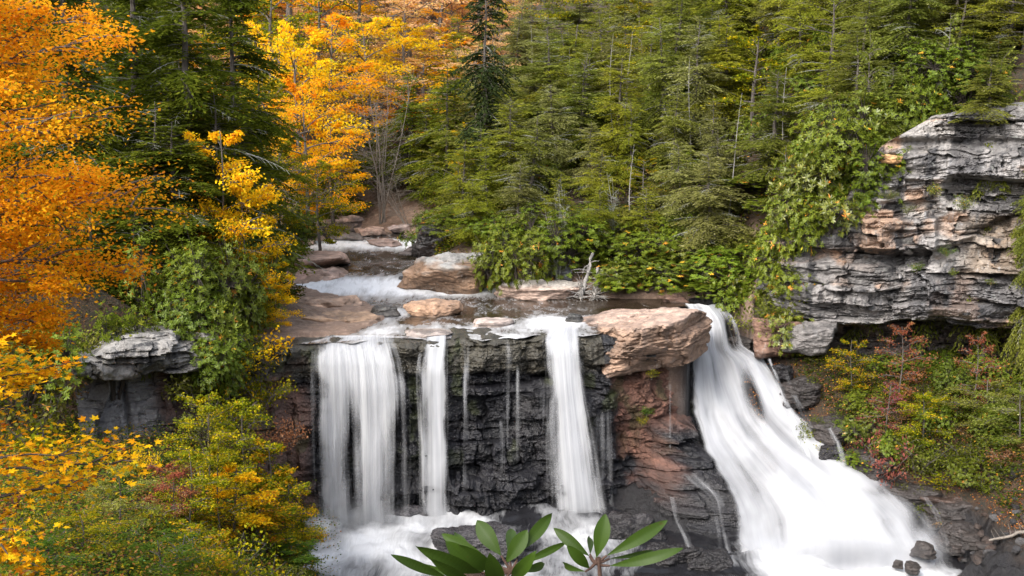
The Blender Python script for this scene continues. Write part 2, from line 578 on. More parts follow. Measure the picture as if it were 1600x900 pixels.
def wall(poly, z0, ztop, ds, dz, outf, back=4.0, seed=1):
    """a rock face following a plan polyline: outf(x, y, s, z) metres of relief; the top turns back over the edge"""
    s, bx, by, nx, ny = sweep(poly, ds)
    nz = int((np.max(ztop(bx)) - z0) / dz) + 1
    nb = int(back / 0.12)
    t = np.linspace(0, 1, nz)
    zt = ztop(bx) + 0.0 * s
    Z = z0 + (zt[:, None] - z0) * t[None, :]
    Sg = np.repeat(s[:, None], nz, 1)
    X0, Y0 = np.repeat(bx[:, None], nz, 1), np.repeat(by[:, None], nz, 1)
    o, col, wet = outf(X0, Y0, Sg, Z)
    o = o - 0.35 * sstep(0.35, 0, zt[:, None] - Z)
    X, Y = X0 + nx[:, None] * o, Y0 + ny[:, None] * o
    bk = np.linspace(0, 1, nb + 1)[1:] * back
    Xb = X[:, -1:] - nx[:, None] * bk[None]
    Yb = Y[:, -1:] - ny[:, None] * bk[None]
    Zb = Z[:, -1:] + 0.10 * fbm(Xb * .9, Yb * .9, seed=seed + 40) * np.minimum(1, bk / 0.5)[None] - 0.09 * bk[None] * 0
    cb = np.repeat(col[:, -1:], nb, 1)
    wb = np.repeat(wet[:, -1:], nb, 1)
    V = np.stack([np.c_[X, Xb], np.c_[Y, Yb], np.c_[Z, Zb]], -1)
    return V, np.concatenate([col, cb], 1), np.concatenate([wet, wb], 1), grid_faces(len(s), nz + nb)


def blend(c, m, other):
    return c * (1 - m[..., None]) + np.asarray(other) * m[..., None]


# --- the falls' rock face
ST1 = Strata(5, -3, 13, th=(0.35, 2.1), amp=0.62, joint=(0.9, 3.6), warp=0.35, brk=1.1, soft=.4, facet=.45)


def falls_out(X, Y, S, Z):
    pr, k, hc = ST1(S, Z)
    top = sstep(8.6, 9.1, Z + 0.3 * fbm(S * .3, 0, seed=61))
    o = pr * (1 - 0.3 * top * (X < 6)) + 0.35 * top + top * .45 * fbm(S * .55, 3.0, seed=62, oct=4) - 0.45 * bump(Z, 8.4, 0.45)
    o = o + 0.10 * np.clip(8.5 - Z, 0, 12)
    rough = sstep(2.6, 1.6, Z) * (X > -9) * (X < 6)
    o = o + 0.9 * rough + 0.28 * rough * fbm(S * 1.6, Z * 1.6, seed=70, oct=5)
    butt = sstep(6.2, 7.2, X + 0.25 * (8 - Z) * -0.25) * sstep(12.4, 11.4, X)
    o = o - 0.9 * butt * sstep(1, 4, Z) * sstep(10, 8.5, Z)
    foot = sstep(8.0, 10.5, X)
    o = o + foot * np.clip(5.0 - Z, 0, 6) * 1.15 + foot * sstep(5, 3, Z) * 0.7 * fbm(S * .9, Z * 1.1, seed=72, oct=5)
    left = sstep(-12.2, -13.4, X + .4 * fbm(S * .5, Z * .6, seed=77))
    o = o + left * 0.3
    b = 0.85 + 0.5 * hc
    o = o + .30 * np.abs(fbm(S * .7, Z * 1.0, seed=75, oct=6, gain=.55)) + .3 * fbm(S * .3, Z * .35, seed=76, oct=2)
    tone = np.array((0.010, 0.0099, 0.0125))
    col = np.ones(X.shape + (3,)) * tone * b[..., None]
    n = fbm(S * .5, Z * .9, seed=80)
    col = blend(col, sstep(0.1, 0.6, n) * 0.5, (0.034, 0.032, 0.033))
    capn = top * (X < 6)
    col = blend(col, capn * 0.85, np.array((0.058, 0.052, 0.038)))
    br = butt * sstep(9.4, 8.6, Z) * sstep(0.4, 2.6, Z + 0.8 * n) * sstep(-0.6, 0.1, n + (X - 7.4) * .6)
    br = br * (1 - sstep(9.0, 10.2, X + .5 * n) * sstep(5.6, 4.2, Z + .5 * n))
    br = br * sstep(-0.75, 0.05, n + (11.4 - X) * .5)
    col = blend(col, br * 0.92, np.array((0.20, 0.098, 0.068)))
    col = col * np.where(br > .3, (0.6 + 0.8 * hc), 1)[..., None]
    lf = left * sstep(9.5, 8, Z + n)
    col = blend(col, lf * 0.8, (0.15, 0.085, 0.065))
    moss = sstep(0.45, 0.8, fbm(S * .8, Z * .6, seed=83)) * sstep(2, 5, Z)
    col = blend(col, moss * 0.5, (0.05, 0.06, 0.018))
    wet = np.clip(1 - br - 0.5 * lf, 0, 1) * (0.75 + 0.25 * n)
    return o, col, np.clip(wet, 0, 1)


V, C, Wt, F = wall([(-19.5, 63.6), (-16.5, 66.2), (-14, 67.9), (-9, 69.1), (0, 70.4), (5.5, 71.4), (9.6, 72.5), (10.9, 73.6), (11.6, 75.4), (12.9, 79.5), (14.2, 84.5)],
                   -3.2, lambda x: np.interp(x, [-20, -15, -12.8, -9, -2, 6, 12, 14.5], [11.6, 11.3, 10.95, 10.98, 11.02, 10.9, 9.9, 10.6]) + .13 * fbm(x * .9, 1.0, seed=63, oct=3), 0.06, 0.06, falls_out, back=3.5)
vb, b0 = rebase(V)
link('black_cliff', mesh_np('black_cliff', vb, F, M_WETROCK, False, attrs={'wet': Wt}, cols={'Col': C}), loc=b0,
     label='wet black layered rock face behind the falling curtains of water', cat='cliff')

# --- the grey cliff on the right
ST2 = Strata(22, 5, 30, th=(0.25, 1.5), amp=0.52, joint=(1.2, 4.0), warp=0.3, tilt=0.02, brk=0.6, soft=.15, facet=.55)
ST2B = Strata(29, 5, 30, th=(1.5, 3.2), amp=1.5, joint=(3.5, 8.0), warp=0.3, tilt=0.03, brk=1.2, soft=.1, facet=.5)


def right_out(X, Y, S, Z):
    pr, k, hc = ST2(S, Z)
    prb, kb, hb = ST2B(S, Z)
    pr = pr + .85 * prb
    hc = .5 * hc + .5 * hb
    px, py = PX(np.stack([X, Y - 1.0, Z], -1))
    n = fbm(S * .25, Z * .35, seed=90)
    o = pr.copy()
    # the big lens over the overhang, the deep recess below it
    edge = np.interp(px, [1180, 1240, 1300, 1360, 1420, 1480, 1540, 1600, 1660], [500, 497, 508, 511, 500, 503, 514, 520, 522])
    o = o - 3.2 * sstep(-3, 10, py - edge) - 0.9 * sstep(15, 60, py - edge) + 0.9 * sstep(70, 110, py - edge)
    o = o + 1.5 * np.exp(-((py - edge + 40) / 42.) ** 2)
    # shelf line half-way, and the block that juts out over a hollow
    sh = np.interp(px, [1230, 1300, 1380, 1450, 1520, 1600], [385, 392, 398, 400, 372, 330])
    o = o - 1.1 * np.exp(-((py - sh - 8) / 9.) ** 2) + 0.5 * np.exp(-((py - sh + 14) / 14.) ** 2)
    o = o + 1.3 * sstep(1350, 1366, px) * sstep(1476, 1468, px) * sstep(338, 346, py) * sstep(393, 386, py - 0.04 * (px - 1420))
    o = o - 0.8 * sstep(1382, 1400, px) * sstep(1468, 1455, px) * sstep(357, 364, py) * sstep(389, 380, py)
    roof = np.interp(px, [1470, 1500, 1540, 1600], [285, 276, 279, 284])
    o = o - 1.5 * sstep(1475, 1500, px) * sstep(-1, 5, py - roof) * sstep(62, 20, py - roof)
    o = o + 0.7 * sstep(1400, 1430, px) * sstep(235, 245, py) * sstep(0, -6, py - roof)
    o = o - 0.9 * np.exp(-((py - 268 - 0.05 * (px - 1430)) / 7.) ** 2) * sstep(1490, 1470, px)
    o = o - 0.8 * np.exp(-((py - 222) / 6.) ** 2) - 0.7 * np.exp(-((py - 178 + .1 * (px - 1400)) / 6.) ** 2)
    # upper beds step back
    o = o - 0.10 * np.clip(250 - py, 0, 200) * 0.12
    col = np.ones(X.shape + (3,)) * np.array((0.215, 0.203, 0.198)) * (0.45 + 1.1 * hc)[..., None]
    col = blend(col, sstep(-0.1, 0.5, n + 1.2 * (hb - .5)) * 0.6, (0.37, 0.345, 0.32))
    pink = sstep(0.1, 0.55, fbm(S * .33, Z * .5, seed=95))
    col = blend(col, pink * sstep(.2, .6, hc) * 0.75, (0.34, 0.205, 0.125))
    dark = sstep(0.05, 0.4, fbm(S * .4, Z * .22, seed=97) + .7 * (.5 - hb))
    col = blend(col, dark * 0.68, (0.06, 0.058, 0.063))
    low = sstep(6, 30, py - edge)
    col = blend(col, low * 0.88, (0.048, 0.034, 0.029))  # brown rock of the recess, darkened: the overhang's shade put into its colour
    tan = sstep(1490, 1540, px) * sstep(330, 350, py) * sstep(440, 425, py)
    col = blend(col, tan * 0.6, (0.23, 0.17, 0.115))
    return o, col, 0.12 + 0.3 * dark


V, C, Wt, F = wall([(20.9, 84.5), (21.1, 81.6), (22.6, 79.2), (27, 77.6), (35, 74.6), (42, 72.0), (50, 69.0)], 5.0,
                   lambda x: np.interp(x, [17, 19.5, 21, 23.5, 26, 29, 33, 45, 55], [13.0, 14.6, 16.6, 19.0, 23.4, 25.4, 26.3, 27.2, 28]), 0.07, 0.07, right_out, back=7.0, seed=2)
vb, b0 = rebase(V)
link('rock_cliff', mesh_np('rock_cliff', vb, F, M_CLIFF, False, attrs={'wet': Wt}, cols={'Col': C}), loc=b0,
     label='tall pale grey layered cliff with a dark overhang under it, right of the cascade', cat='cliff')

# --- the small grey cliff on the left
ST3 = Strata(37, 4, 16, th=(0.3, 1.3), amp=1.0, joint=(0.9, 2.6), warp=0.25, brk=.9, soft=.2, facet=.7)


def left_out(X, Y, S, Z):
    pr, k, hc = ST3(S, Z)
    px, py = PX(np.stack([X, Y - 0.8, Z], -1))
    n = fbm(S * .4, Z * .5, seed=190)
    edge = np.interp(px, [60, 120, 200, 230, 300, 340], [590, 594, 600, 590, 585, 590])
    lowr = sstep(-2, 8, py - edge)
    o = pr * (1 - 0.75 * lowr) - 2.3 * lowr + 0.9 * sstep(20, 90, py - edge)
    o = o + 0.7 * np.exp(-((py - edge + 15) / 18.) ** 2)
    o = o - 0.5 * np.abs(((px - 195) / 6.)) ** 0 * np.exp(-((px - 195 - .1 * (py - 600)) / 3.5) ** 2) * lowr
    o = o - 0.14 * np.clip(545 - py, 0, 60) * 0.25
    col = np.ones(X.shape + (3,)) * np.array((0.16, 0.15, 0.142)) * (0.4 + 1.2 * hc)[..., None]
    col = blend(col, sstep(-.2, .4, n) * 0.55 * (1 - lowr), (0.32, 0.305, 0.285))
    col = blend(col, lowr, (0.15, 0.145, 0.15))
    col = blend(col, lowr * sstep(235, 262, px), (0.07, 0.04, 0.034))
    col = blend(col, lowr * sstep(640, 700, py + 40 * n) * sstep(250, 200, px), (0.33, 0.33, 0.345))
    col = blend(col, sstep(0.2, 0.5, fbm(S * .7, Z * 1.0, seed=192)) * 0.5 * (1 - lowr), (0.08, 0.07, 0.06))
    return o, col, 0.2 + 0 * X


V, C, Wt, F = wall([(-24.6, 59.0), (-23.6, 57.3), (-21.5, 58.6), (-18.2, 60.4), (-16.6, 63.4), (-17.5, 67)], 3.0,
                   lambda x: np.interp(x, [-31, -26, -23, -21, -18, -16], [11.6, 11.4, 12.2, 13.2, 13.2, 12.2]), 0.06, 0.06, left_out, back=3.0, seed=5)
vb, b0 = rebase(V)
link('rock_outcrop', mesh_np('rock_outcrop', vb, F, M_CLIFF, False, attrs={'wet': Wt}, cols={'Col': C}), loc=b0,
     label='weathered grey rock outcrop jutting over a smooth hollow, left of the falls', cat='cliff')


# --- boulders: blocks cut by planes, bedded and worn
def icosphere(n):
    """directions of a subdivided cube, as a quad mesh"""
    t = np.tan(np.linspace(-1, 1, n + 1) * math.pi / 4)
    vs, fs, base = [], [], 0
    for ax in range(3):
        for sg in (-1, 1):
            a, b = np.meshgrid(t, t, indexing='ij')
            c = np.full_like(a, sg)
            p = [None] * 3
            p[ax] = c; p[(ax + 1) % 3] = a; p[(ax + 2) % 3] = b
            vs.append(np.stack(p, -1).reshape(-1, 3))
            f = grid_faces(n + 1, n + 1)
            fs.append((f if sg > 0 else f[:, ::-1]) + base)
            base += (n + 1) ** 2
    v = np.concatenate(vs); f = np.concatenate(fs)
    key = np.round(v, 5)
    u, inv = np.unique(key, axis=0, return_inverse=True)
    v = u / np.linalg.norm(u, axis=1)[:, None]
    return v, inv.reshape(-1)[f]


def boulder_geo(size, seed, n=40, planes=9, bed=0.14, flat=0.5, rough=0.05, sharp=1.5, rid=.04):
    """size: full width, depth, height"""
    r = np.random.RandomState(seed)
    d, f = icosphere(n)
    h = np.array(size) / 2
    pl = [((0, 0, 1), 1.0), ((0, 0, -1), 1.0)]
    for i in range(planes):
        a = 2 * math.pi * (i + 0.6 * r.rand()) / planes
        v = np.array((math.cos(a), math.sin(a), r.uniform(-0.35, 0.45)))
        pl.append((v / np.linalg.norm(v), r.uniform(0.82, 1.05)))
    for i in range(3):
        v = np.array((r.uniform(-.6, .6), r.uniform(-.6, .6), 1.0))
        pl.append((v / np.linalg.norm(v), r.uniform(0.85, 1.0)))
    p = 14.0 * sharp
    acc = np.zeros(len(d))
    for nrm, dist in pl:
        acc += np.maximum(0, d @ np.array(nrm) / dist) ** p
    rad = acc ** (-1 / p)
    v = d * rad[:, None] * h
    m = float(min(size))
    k = np.floor(v[:, 2] / (bed * size[2] + .02) + 0.5 * fbm(v[:, 0] * .6, v[:, 1] * .6, seed=seed))
    off = (hash2(k.astype(int), np.zeros(len(k), int), seed) - 0.5)
    sidew = np.clip(1 - np.abs(d[:, 2]) * 1.1, 0, 1)
    L = float(np.mean(size))
    nse = fbm(v[:, 0] * 1.6 / L * 2, v[:, 1] * 1.6 / L * 2, v[:, 2] * 3.2 / L * 2, seed=seed + 3, oct=5)
    rid_ = np.abs(fbm(v[:, 0] * 2.5, v[:, 1] * 2.5, v[:, 2] * 5, seed=seed + 4, oct=4))
    horiz = d.copy(); horiz[:, 2] *= 0.3
    v = v + horiz * (off * 0.16 * m * sidew)[:, None] + d * (nse * rough * L - rid_ * rid * m)[:, None]
    return v, f, k, nse, off


def boulder(name, px, py, Y, size, seed, colour, label, cat='boulder', rot=0.0, group=None, wet=0.1, sunk=0.25, mat=None, topcol=None, tilt=(0, 0), n=40, **kw):
    """px, py: picture position of the middle of its foot, at depth Y"""
    v, f, k, nse, off = boulder_geo(size, seed, n=n, **kw)
    c = np.ones((len(v), 3)) * np.array(colour) * (0.8 + 0.5 * (off + .5))[:, None]
    c *= (1 + 0.35 * np.clip(nse, -1, 1))[:, None]
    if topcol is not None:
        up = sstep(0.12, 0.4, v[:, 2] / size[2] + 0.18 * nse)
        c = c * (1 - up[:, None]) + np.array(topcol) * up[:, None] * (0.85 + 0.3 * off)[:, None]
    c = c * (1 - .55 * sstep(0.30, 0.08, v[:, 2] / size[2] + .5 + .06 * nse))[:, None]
    v = v + np.array((0, 0, size[2] / 2))
    p = P(px, py, Y)
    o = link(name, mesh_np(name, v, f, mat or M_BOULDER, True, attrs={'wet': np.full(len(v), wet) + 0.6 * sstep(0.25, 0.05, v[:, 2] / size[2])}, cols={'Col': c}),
             loc=(p[0], p[1], p[2] - sunk * size[2] * 0.4), label=label, cat=cat, group=group)
    o.rotation_euler = (tilt[0], tilt[1], rot)
    return o


def mpx(px, Y):
    return px * Y / FPX


PINK = (0.40, 0.27, 0.20); TAN = (0.36, 0.225, 0.14); GREY = (0.26, 0.24, 0.225); DARK = (0.035, 0.03, 0.03); PALE = (0.46, 0.38, 0.33)
# the brown caprock that juts out over the gap between the falls
v, f, k, nse, off = boulder_geo((10.2, 9.5, 3.8), 71, n=130, planes=7, bed=0.30, rough=0.016, sharp=2.2, rid=.018)
q = v[:, 0] / 5.0
SC = Strata(91, -4, 4, th=(.5, 1.5), amp=.34, joint=(1.2, 3.6), warp=.25, brk=.7, soft=.1, facet=.5)
sidek = sstep(1.75, 1.35, v[:, 2] + .15 * nse)
sq, skk, shc = SC(v[:, 0] - .35 * v[:, 1], v[:, 2])
hd_ = v * np.array((1, 1, 0)); hd_ /= np.linalg.norm(hd_, axis=1)[:, None] + 1e-6
v += hd_ * (sq * sidek)[:, None]
v[:, 2] += .10 * fbm(v[:, 0] * .9, v[:, 1] * .9, seed=92, oct=5) * (1 - sidek)
v[:, 2] += 0.35 * q - 0.25 * sstep(0.2, -1, q)
v[:, 1] += 0.9 * (v[:, 0] - 1) * 0.16 + 0.5 * sstep(0.2, 1.5, -v[:, 2]) * (1 - 0.2 * q)
q2 = fbm(v[:, 0] * .7, v[:, 2] * 1.2, v[:, 1] * .2, seed=5)
c = np.ones((len(v), 3)) * np.array((0.245, 0.16, 0.112))
c = c * (0.7 + 0.3 * shc + 0.3 * (off + .5) + 0.4 * q2)[:, None]
up = sstep(0.75, 1.25, v[:, 2] - 0.35 * q + 0.2 * nse - .3)
c = c * (1 - up[:, None]) + np.array((0.37, 0.265, 0.21)) * up[:, None]
c = blend(c, sstep(-0.55, -0.95, q + 0.15 * q2) * sstep(1.3, 0.9, v[:, 2]) , (0.05, 0.048, 0.05))
link('caprock', mesh_np('caprock', v, f, M_BROWN, True, attrs={'wet': np.full(len(v), .08) + 0.7 * sstep(-.5, -.9, q)}, cols={'Col': c}), loc=(8.95, 76.2, 10.35),
     label='broad brown flat topped sandstone block jutting out between the falls', cat='rock')

boulder('boulder', 705, 451, 90.5, (mpx(150, 90), 5.0, 3.3), 11, (0.24, 0.15, 0.095), 'large grey topped boulder with brown sides at the right bank of the river', topcol=(0.34, 0.33, 0.31), bed=0.2, planes=8, n=60)
boulder('boulder', 676, 398, 103, (mpx(62, 103), 3.0, 3.0), 12, (0.025, 0.022, 0.022), 'black upright boulder under leaning branches at the upper rapid', wet=0.5)
boulder('flat_rock', 838, 468, 87.6, (mpx(130, 88), 3.2, 1.7), 13, (0.36, 0.26, 0.21), 'pale flat rock sprinkled with red leaves at the foot of the green bank', cat='rock', topcol=(0.46, 0.42, 0.38))
boulder('boulder', 850, 435, 90.5, (mpx(52, 90), 2.0, 1.2), 14, (0.2, 0.19, 0.18), 'small jagged grey boulder behind the pale flat rock', rot=.4)
boulder('boulder', 882, 436, 90.0, (mpx(26, 90), 1.3, 1.4), 15, (0.28, 0.28, 0.29), 'rounded blue grey boulder beside the bleached logs', sharp=0.5)
boulder('flat_rock', 676, 490, 79.5, (mpx(92, 80), 3.4, 1.15), 16, (0.30, 0.19, 0.125), 'brown table shaped rock alone in midstream above the falls', cat='rock', bed=0.3)
boulder('rock_slab', 470, 412, 99.0, (mpx(160, 99), 9.0, 1.0), 17, (0.40, 0.27, 0.21), 'wide pink slab sloping into the river behind the yellow bush', cat='rock', bed=0.4, rough=0.03)
boulder('rock_slab', 440, 436, 93.5, (mpx(90, 94), 3.4, 1.2), 18, (0.28, 0.18, 0.14), 'brown block with a dark front at the left bank under the pink slab', cat='rock', bed=0.5)
boulder('rock_slab', 508, 436, 93.8, (mpx(66, 94), 3.0, 1.0), 19, (0.36, 0.25, 0.2), 'squarish pink block at the water beside the first rapid', cat='rock', bed=0.5, rot=.15)
boulder('rock_slab', 525, 515, 76.5, (mpx(150, 77), 4.6, 1.35), 20, (0.36, 0.24, 0.16), 'broken tan ledge on the left bank just above the falls', cat='rock', bed=0.3, n=60)
boulder('rock_slab', 495, 483, 82.5, (mpx(140, 83), 4.0, 1.0), 21, (0.38, 0.26, 0.19), 'low pink shelf with weeds behind the tan ledge', cat='rock', bed=0.4)
boulder('rock_slab', 770, 512, 75.5, (mpx(70, 76), 3.2, 0.75), 22, (0.33, 0.27, 0.24), 'smooth wet pinkish slab in the shallows near the central plunge', cat='rock', wet=0.6, rough=.03)
boulder('rock_slab', 670, 527, 71.6, (mpx(75, 72), 2.6, 0.55), 23, (0.25, 0.21, 0.19), 'low wet slab at the lip between the two left curtains', cat='rock', wet=0.75, rough=.03)
boulder('boulder', 600, 492, 78.8, (mpx(40, 79), 1.6, 0.8), 24, (0.06, 0.055, 0.05), 'small dark wet boulder at the end of the tan ledge', wet=.7)
boulder('boulder', 632, 445, 92.5, (mpx(20, 93), 1.0, 0.9), 25, (0.03, 0.028, 0.028), 'small black wet rock in the rapid beside the large grey topped boulder', wet=.7)
boulder('boulder', 655, 396, 104, (mpx(50, 104), 2.4, 0.7), 26, (0.1, 0.08, 0.075), 'dark low rock at the foot of the black upright boulder', wet=.4)
boulder('boulder', 898, 507, 76.3, (1.3, 1.3, 0.9), 27, (0.05, 0.048, 0.045), 'little dark rock splitting the water above the central plunge', wet=.7)
boulder('boulder', 1052, 470, 85.6, (mpx(40, 86), 1.6, 0.7), 28, (0.2, 0.12, 0.09), 'small brown rock under the bushes beside the top of the right cascade')
rs = np.random.RandomState(3)
for i, (px, py, Y, w, h, col, lab) in enumerate([
        (515, 362, 119, 44, 1.5, (0.3, 0.24, 0.22), 'tilted grey pink boulder at the far bend of the river'),
        (548, 360, 120, 36, 1.8, (0.34, 0.26, 0.23), 'largest pale boulder in the row at the far bend'),
        (492, 380, 112, 30, 1.1, (0.36, 0.26, 0.2), 'tan wedge shaped boulder left of the upper rapid'),
        (580, 366, 117, 50, 0.9, (0.36, 0.25, 0.2), 'flat pink rock at the far bend'),
        (625, 362, 119, 40, 0.9, (0.28, 0.22, 0.2), 'brown flat rock right of the far bend under the bare tree'),
        (470, 384, 110, 40, 0.8, (0.35, 0.25, 0.2), 'low pink rock at the left edge of the upper pool'),
        (540, 376, 113, 60, 0.9, (0.12, 0.10, 0.09), 'dark split rock ledge dividing the upper rapid'),
        (600, 384, 110.5, 46, 0.7, (0.28, 0.2, 0.17), 'pinkish rock above the upper rapid')]):
    boulder('boulder', px, py, Y, (mpx(w, Y), mpx(w, Y) * .8, h), 40 + i, col, lab, group='boulders at the far bend', rot=rs.uniform(-.4, .4), n=26)
for i, (px, py, Y, w, h, rot, lab) in enumerate([
        (1105+135, 0, 0, 0, 0, 0, None)][:0] + [
        (1443, 868, 63.6, 34, 0.9, .3, 'dark wet boulder at the foot of the right cascade'),
        (1425, 893, 62.0, 28, 0.7, .8, 'small pointed dark rock in the foam below the right cascade'),
        (1403, 886, 62.6, 18, 0.45, .1, 'tiny dark rock left of the pointed one in the foam'),
        (1518, 855, 63.4, 36, 0.9, .5, 'black angular rock right of the cascade foot'),
        (1548, 866, 62.2, 48, 0.9, -.3, 'broad black rock on the right shore'),
        (1494, 862, 63.6, 16, 0.4, .2, 'small shiny rock at the right shore'),
        (1578, 850, 62.4, 40, 0.8, .1, 'brownish rock under the bleached log'),
        (1560, 885, 60.6, 90, 0.8, .2, 'smooth dark slab in the bottom right corner'),
        (1535, 845, 64.5, 30, 0.6, .2, 'grey angular rock on the right shore'),
        (1510, 838, 65.0, 26, 0.5, 1.2, 'dark brown chip of rock below the ledges'),
        (1590, 832, 63.6, 34, 0.6, .4, 'flat dark rock at the right edge')]):
    boulder('boulder', px, py, Y, (mpx(w, Y), mpx(w, Y) * .9, h), 60 + i, (0.045, 0.036, 0.032), lab, group='dark rocks on the right shore', rot=rot, wet=.55, n=26, mat=M_WETROCK)

# dark ledges along the right side of the cascade
for i, (px, py, Y, w, d, h, seed, lab) in enumerate([
        (1252, 612, 77.0, 56, 3.0, 1.5, 81, 'steep black ledge under the bushes at the upper right edge of the cascade'),
        (1300, 672, 74.2, 60, 3.0, 1.5, 82, 'black wet ledge that the short white spout falls over'),
        (1352, 728, 71.8, 84, 3.0, 1.5, 83, 'black wet ledge below the short white spout'),
        (1425, 764, 69.8, 100, 3.0, 1.0, 84, 'low black ledge strewn with red leaves beside the cascade'),
        (1482, 800, 67.8, 76, 3.0, 1.3, 85, 'dark dripping ledge at the right end of the cascade'),
        (1530, 838, 65.6, 110, 3.0, 1.3, 86, 'thinly bedded dark ledge above the right shore'),
        (1500, 776, 68.6, 130, 2.6, 0.8, 87, 'brown leaf strewn ledge under the right hand bushes'),
        (1585, 810, 66.6, 120, 2.6, 1.1, 88, 'brown ledge at the right edge under the bushes'),
        (1160, 545, 82.4, 44, 2.5, 1.6, 80, 'dark brown ledge beside the top of the right cascade')]):
    boulder('rock_ledge', px, py + 8, Y, (mpx(w, Y) * 1.25, d * 1.2, h * 1.35), seed, (0.034, 0.028, 0.026) if i not in (6, 7) else (0.06, 0.038, 0.03), lab, cat='rock', group='ledges beside the right cascade', wet=.65, n=70, bed=0.10, mat=M_WETROCK, rot=-.25, sunk=.8, rough=.055, sharp=1.5, planes=13)
boulder('rock_ledge', 1262, 545, 78.6, (mpx(84, 78), 3.0, 2.3), 89, (0.13, 0.12, 0.115), 'pale grey broken block under the left end of the overhang', cat='rock', n=50, bed=.3)
boulder('rock_ledge', 1210, 548, 80.0, (mpx(80, 79), 3.0, 2.8), 90, (0.15, 0.085, 0.06), 'reddish brown rock between the right cascade and the grey cliff', cat='rock', n=50, bed=.3)
boulder('boulder', 1393, 254, 77.2, (mpx(34, 77), 1.2, 0.62), 91, (0.52, 0.30, 0.14), 'orange boulder perched on the left end of the grey cliff', n=26)
boulder('rock_ledge', 945, 362, 103, (mpx(70, 103), 3.0, 1.6), 92, (0.12, 0.12, 0.125), 'dark grey rock ledge showing between the bushes on the hillside', cat='rock', bed=.4)
boulder('boulder', 742, 860, 63.5, (mpx(150, 63), 3.0, 1.6), 93, (0.045, 0.042, 0.045), 'black wet boulder behind the rhododendron leaves at the foot of the falls', wet=.8, mat=M_WETROCK, n=60, bed=.3)
boulder('boulder', 638, 822, 68.1, (mpx(80, 67), 1.6, 1.6), 94, (0.045, 0.042, 0.046), 'rounded dark boulder glazed with water behind the left curtain', wet=.8, mat=M_WETROCK, n=50, sharp=.6)

# loose stones on the right shore
rs = np.random.RandomState(14)
STONES = []
for k in range(5):
    v, f, _, nse, off = boulder_geo((1, rs.uniform(.7, 1.1), rs.uniform(.45, .7)), 300 + k, n=18, planes=8, rough=.06, sharp=1.3)
    v[:, 2] -= v[:, 2].min()
    STONES.append(mesh_np('stone', v, f, M_WETROCK, True, attrs={'wet': np.full(len(v), .55)}, cols={'Col': np.ones((len(v), 3)) * np.array([(0.03, 0.026, 0.025), (0.05, 0.036, 0.03), (0.04, 0.038, 0.04), (0.075, 0.05, 0.04), (0.09, 0.085, 0.085)][k])}))
for i in range(90):
    Y = rs.uniform(58.5, 67.0)
    x = rs.uniform(25.6, 31.5)
    zg = float(ground_z(np.array([x]), np.array([Y]))[0])
    sc = rs.uniform(.18, .75) ** 1.3
    o = link('stone', STONES[rs.randint(5)], loc=(x, Y, zg - .12 * sc), label='loose dark stone among the rubble of the right shore', cat='stone', group='loose stones on the right shore')
    o.scale = (sc, sc, sc)
    o.rotation_euler = (rs.uniform(-.3, .3), rs.uniform(-.3, .3), rs.uniform(0, 6.28))
for px, py, Y, w, d, h, seed, rot, lab in [(985, 850, 66.8, 130, 3.0, 2.0, 401, .2, 'craggy black boulder at the foot of the brown pillar'), (1045, 885, 64.4, 120, 3.0, 1.7, 402, -.3, 'broad craggy black boulder between the plunge and the right cascade'),
                                           (935, 868, 66.2, 70, 1.6, 1.1, 403, .5, 'small black boulder at the right edge of the central foam'), (1105, 893, 63.2, 80, 2.0, 1.2, 404, .1, 'black boulder at the left edge of the foot of the cascade')]:
    boulder('boulder', px, py, Y, (mpx(w, Y), d, h), seed, (0.022, 0.02, 0.021), lab, rot=rot, wet=.8, mat=M_WETROCK, n=60, bed=.16, rough=.07, rid=.07, planes=12, sharp=1.3)

for px, py, Y, w, h, seed, lab in [(1300, 716, 72.0, 46, .9, 412, 'black wet rock showing through the right side of the cascade'),
                                   (1222, 590, 77.6, 34, 1.1, 414, 'dark wet rock at the upper right edge of the cascade')]:
    boulder('boulder', px, py, Y, (mpx(w, Y), mpx(w, Y) * .9, h), seed, (0.022, 0.02, 0.022), lab, wet=.85, mat=M_WETROCK, n=40, bed=.2, rough=.05, rid=.06)
# ------------------------------------------------------------------ river above the falls
M_RIVER = river_mat('river_water')
M_FALL = water_fall_mat('falling_water')
M_CASC = water_fall_mat('cascade_water', fine=.45, k1=.32, k2=.10, along=2.2, cols=((0.55, 0.565, 0.60), (0.68, 0.685, 0.70)))
M_POOL = river_mat('pool_water', (0.006, 0.006, 0.007), (0.02, 0.02, 0.023), (0.60, 0.61, 0.63), amp=1.1)
ys = np.arange(68.0, 128, 0.22)
nu = 110
u = np.linspace(0, 1, nu)
l = np.interp(ys, RL[:, 0], RL[:, 1]) - 0.5
r = np.interp(ys, RR[:, 0], RR[:, 1]) + 0.5
lip = np.where(ys < 74, 0.35, 0)
RX = l[None] + (r - l)[None] * u[:, None]
RY = np.repeat(ys[None], nu, 0)
RY = np.maximum(RY, np.where(RX < 12.6, yc(RX) + 0.5 + .8 * fbm(RX * .6, 2.0, seed=303, oct=3), 83.2))
z = wl(RY)
rap1 = bump(RY, 90.8, 2.3)
rap2 = bump(RY, 110.3, 1.9)
z = z + (rap1 + rap2) * 0.16 * fbm(RX * .8, RY * .5, seed=301) + 0.03 * fbm(RX * .9, RY * .4, seed=302)
px_, py_ = PX(np.stack([RX, RY, z], -1))
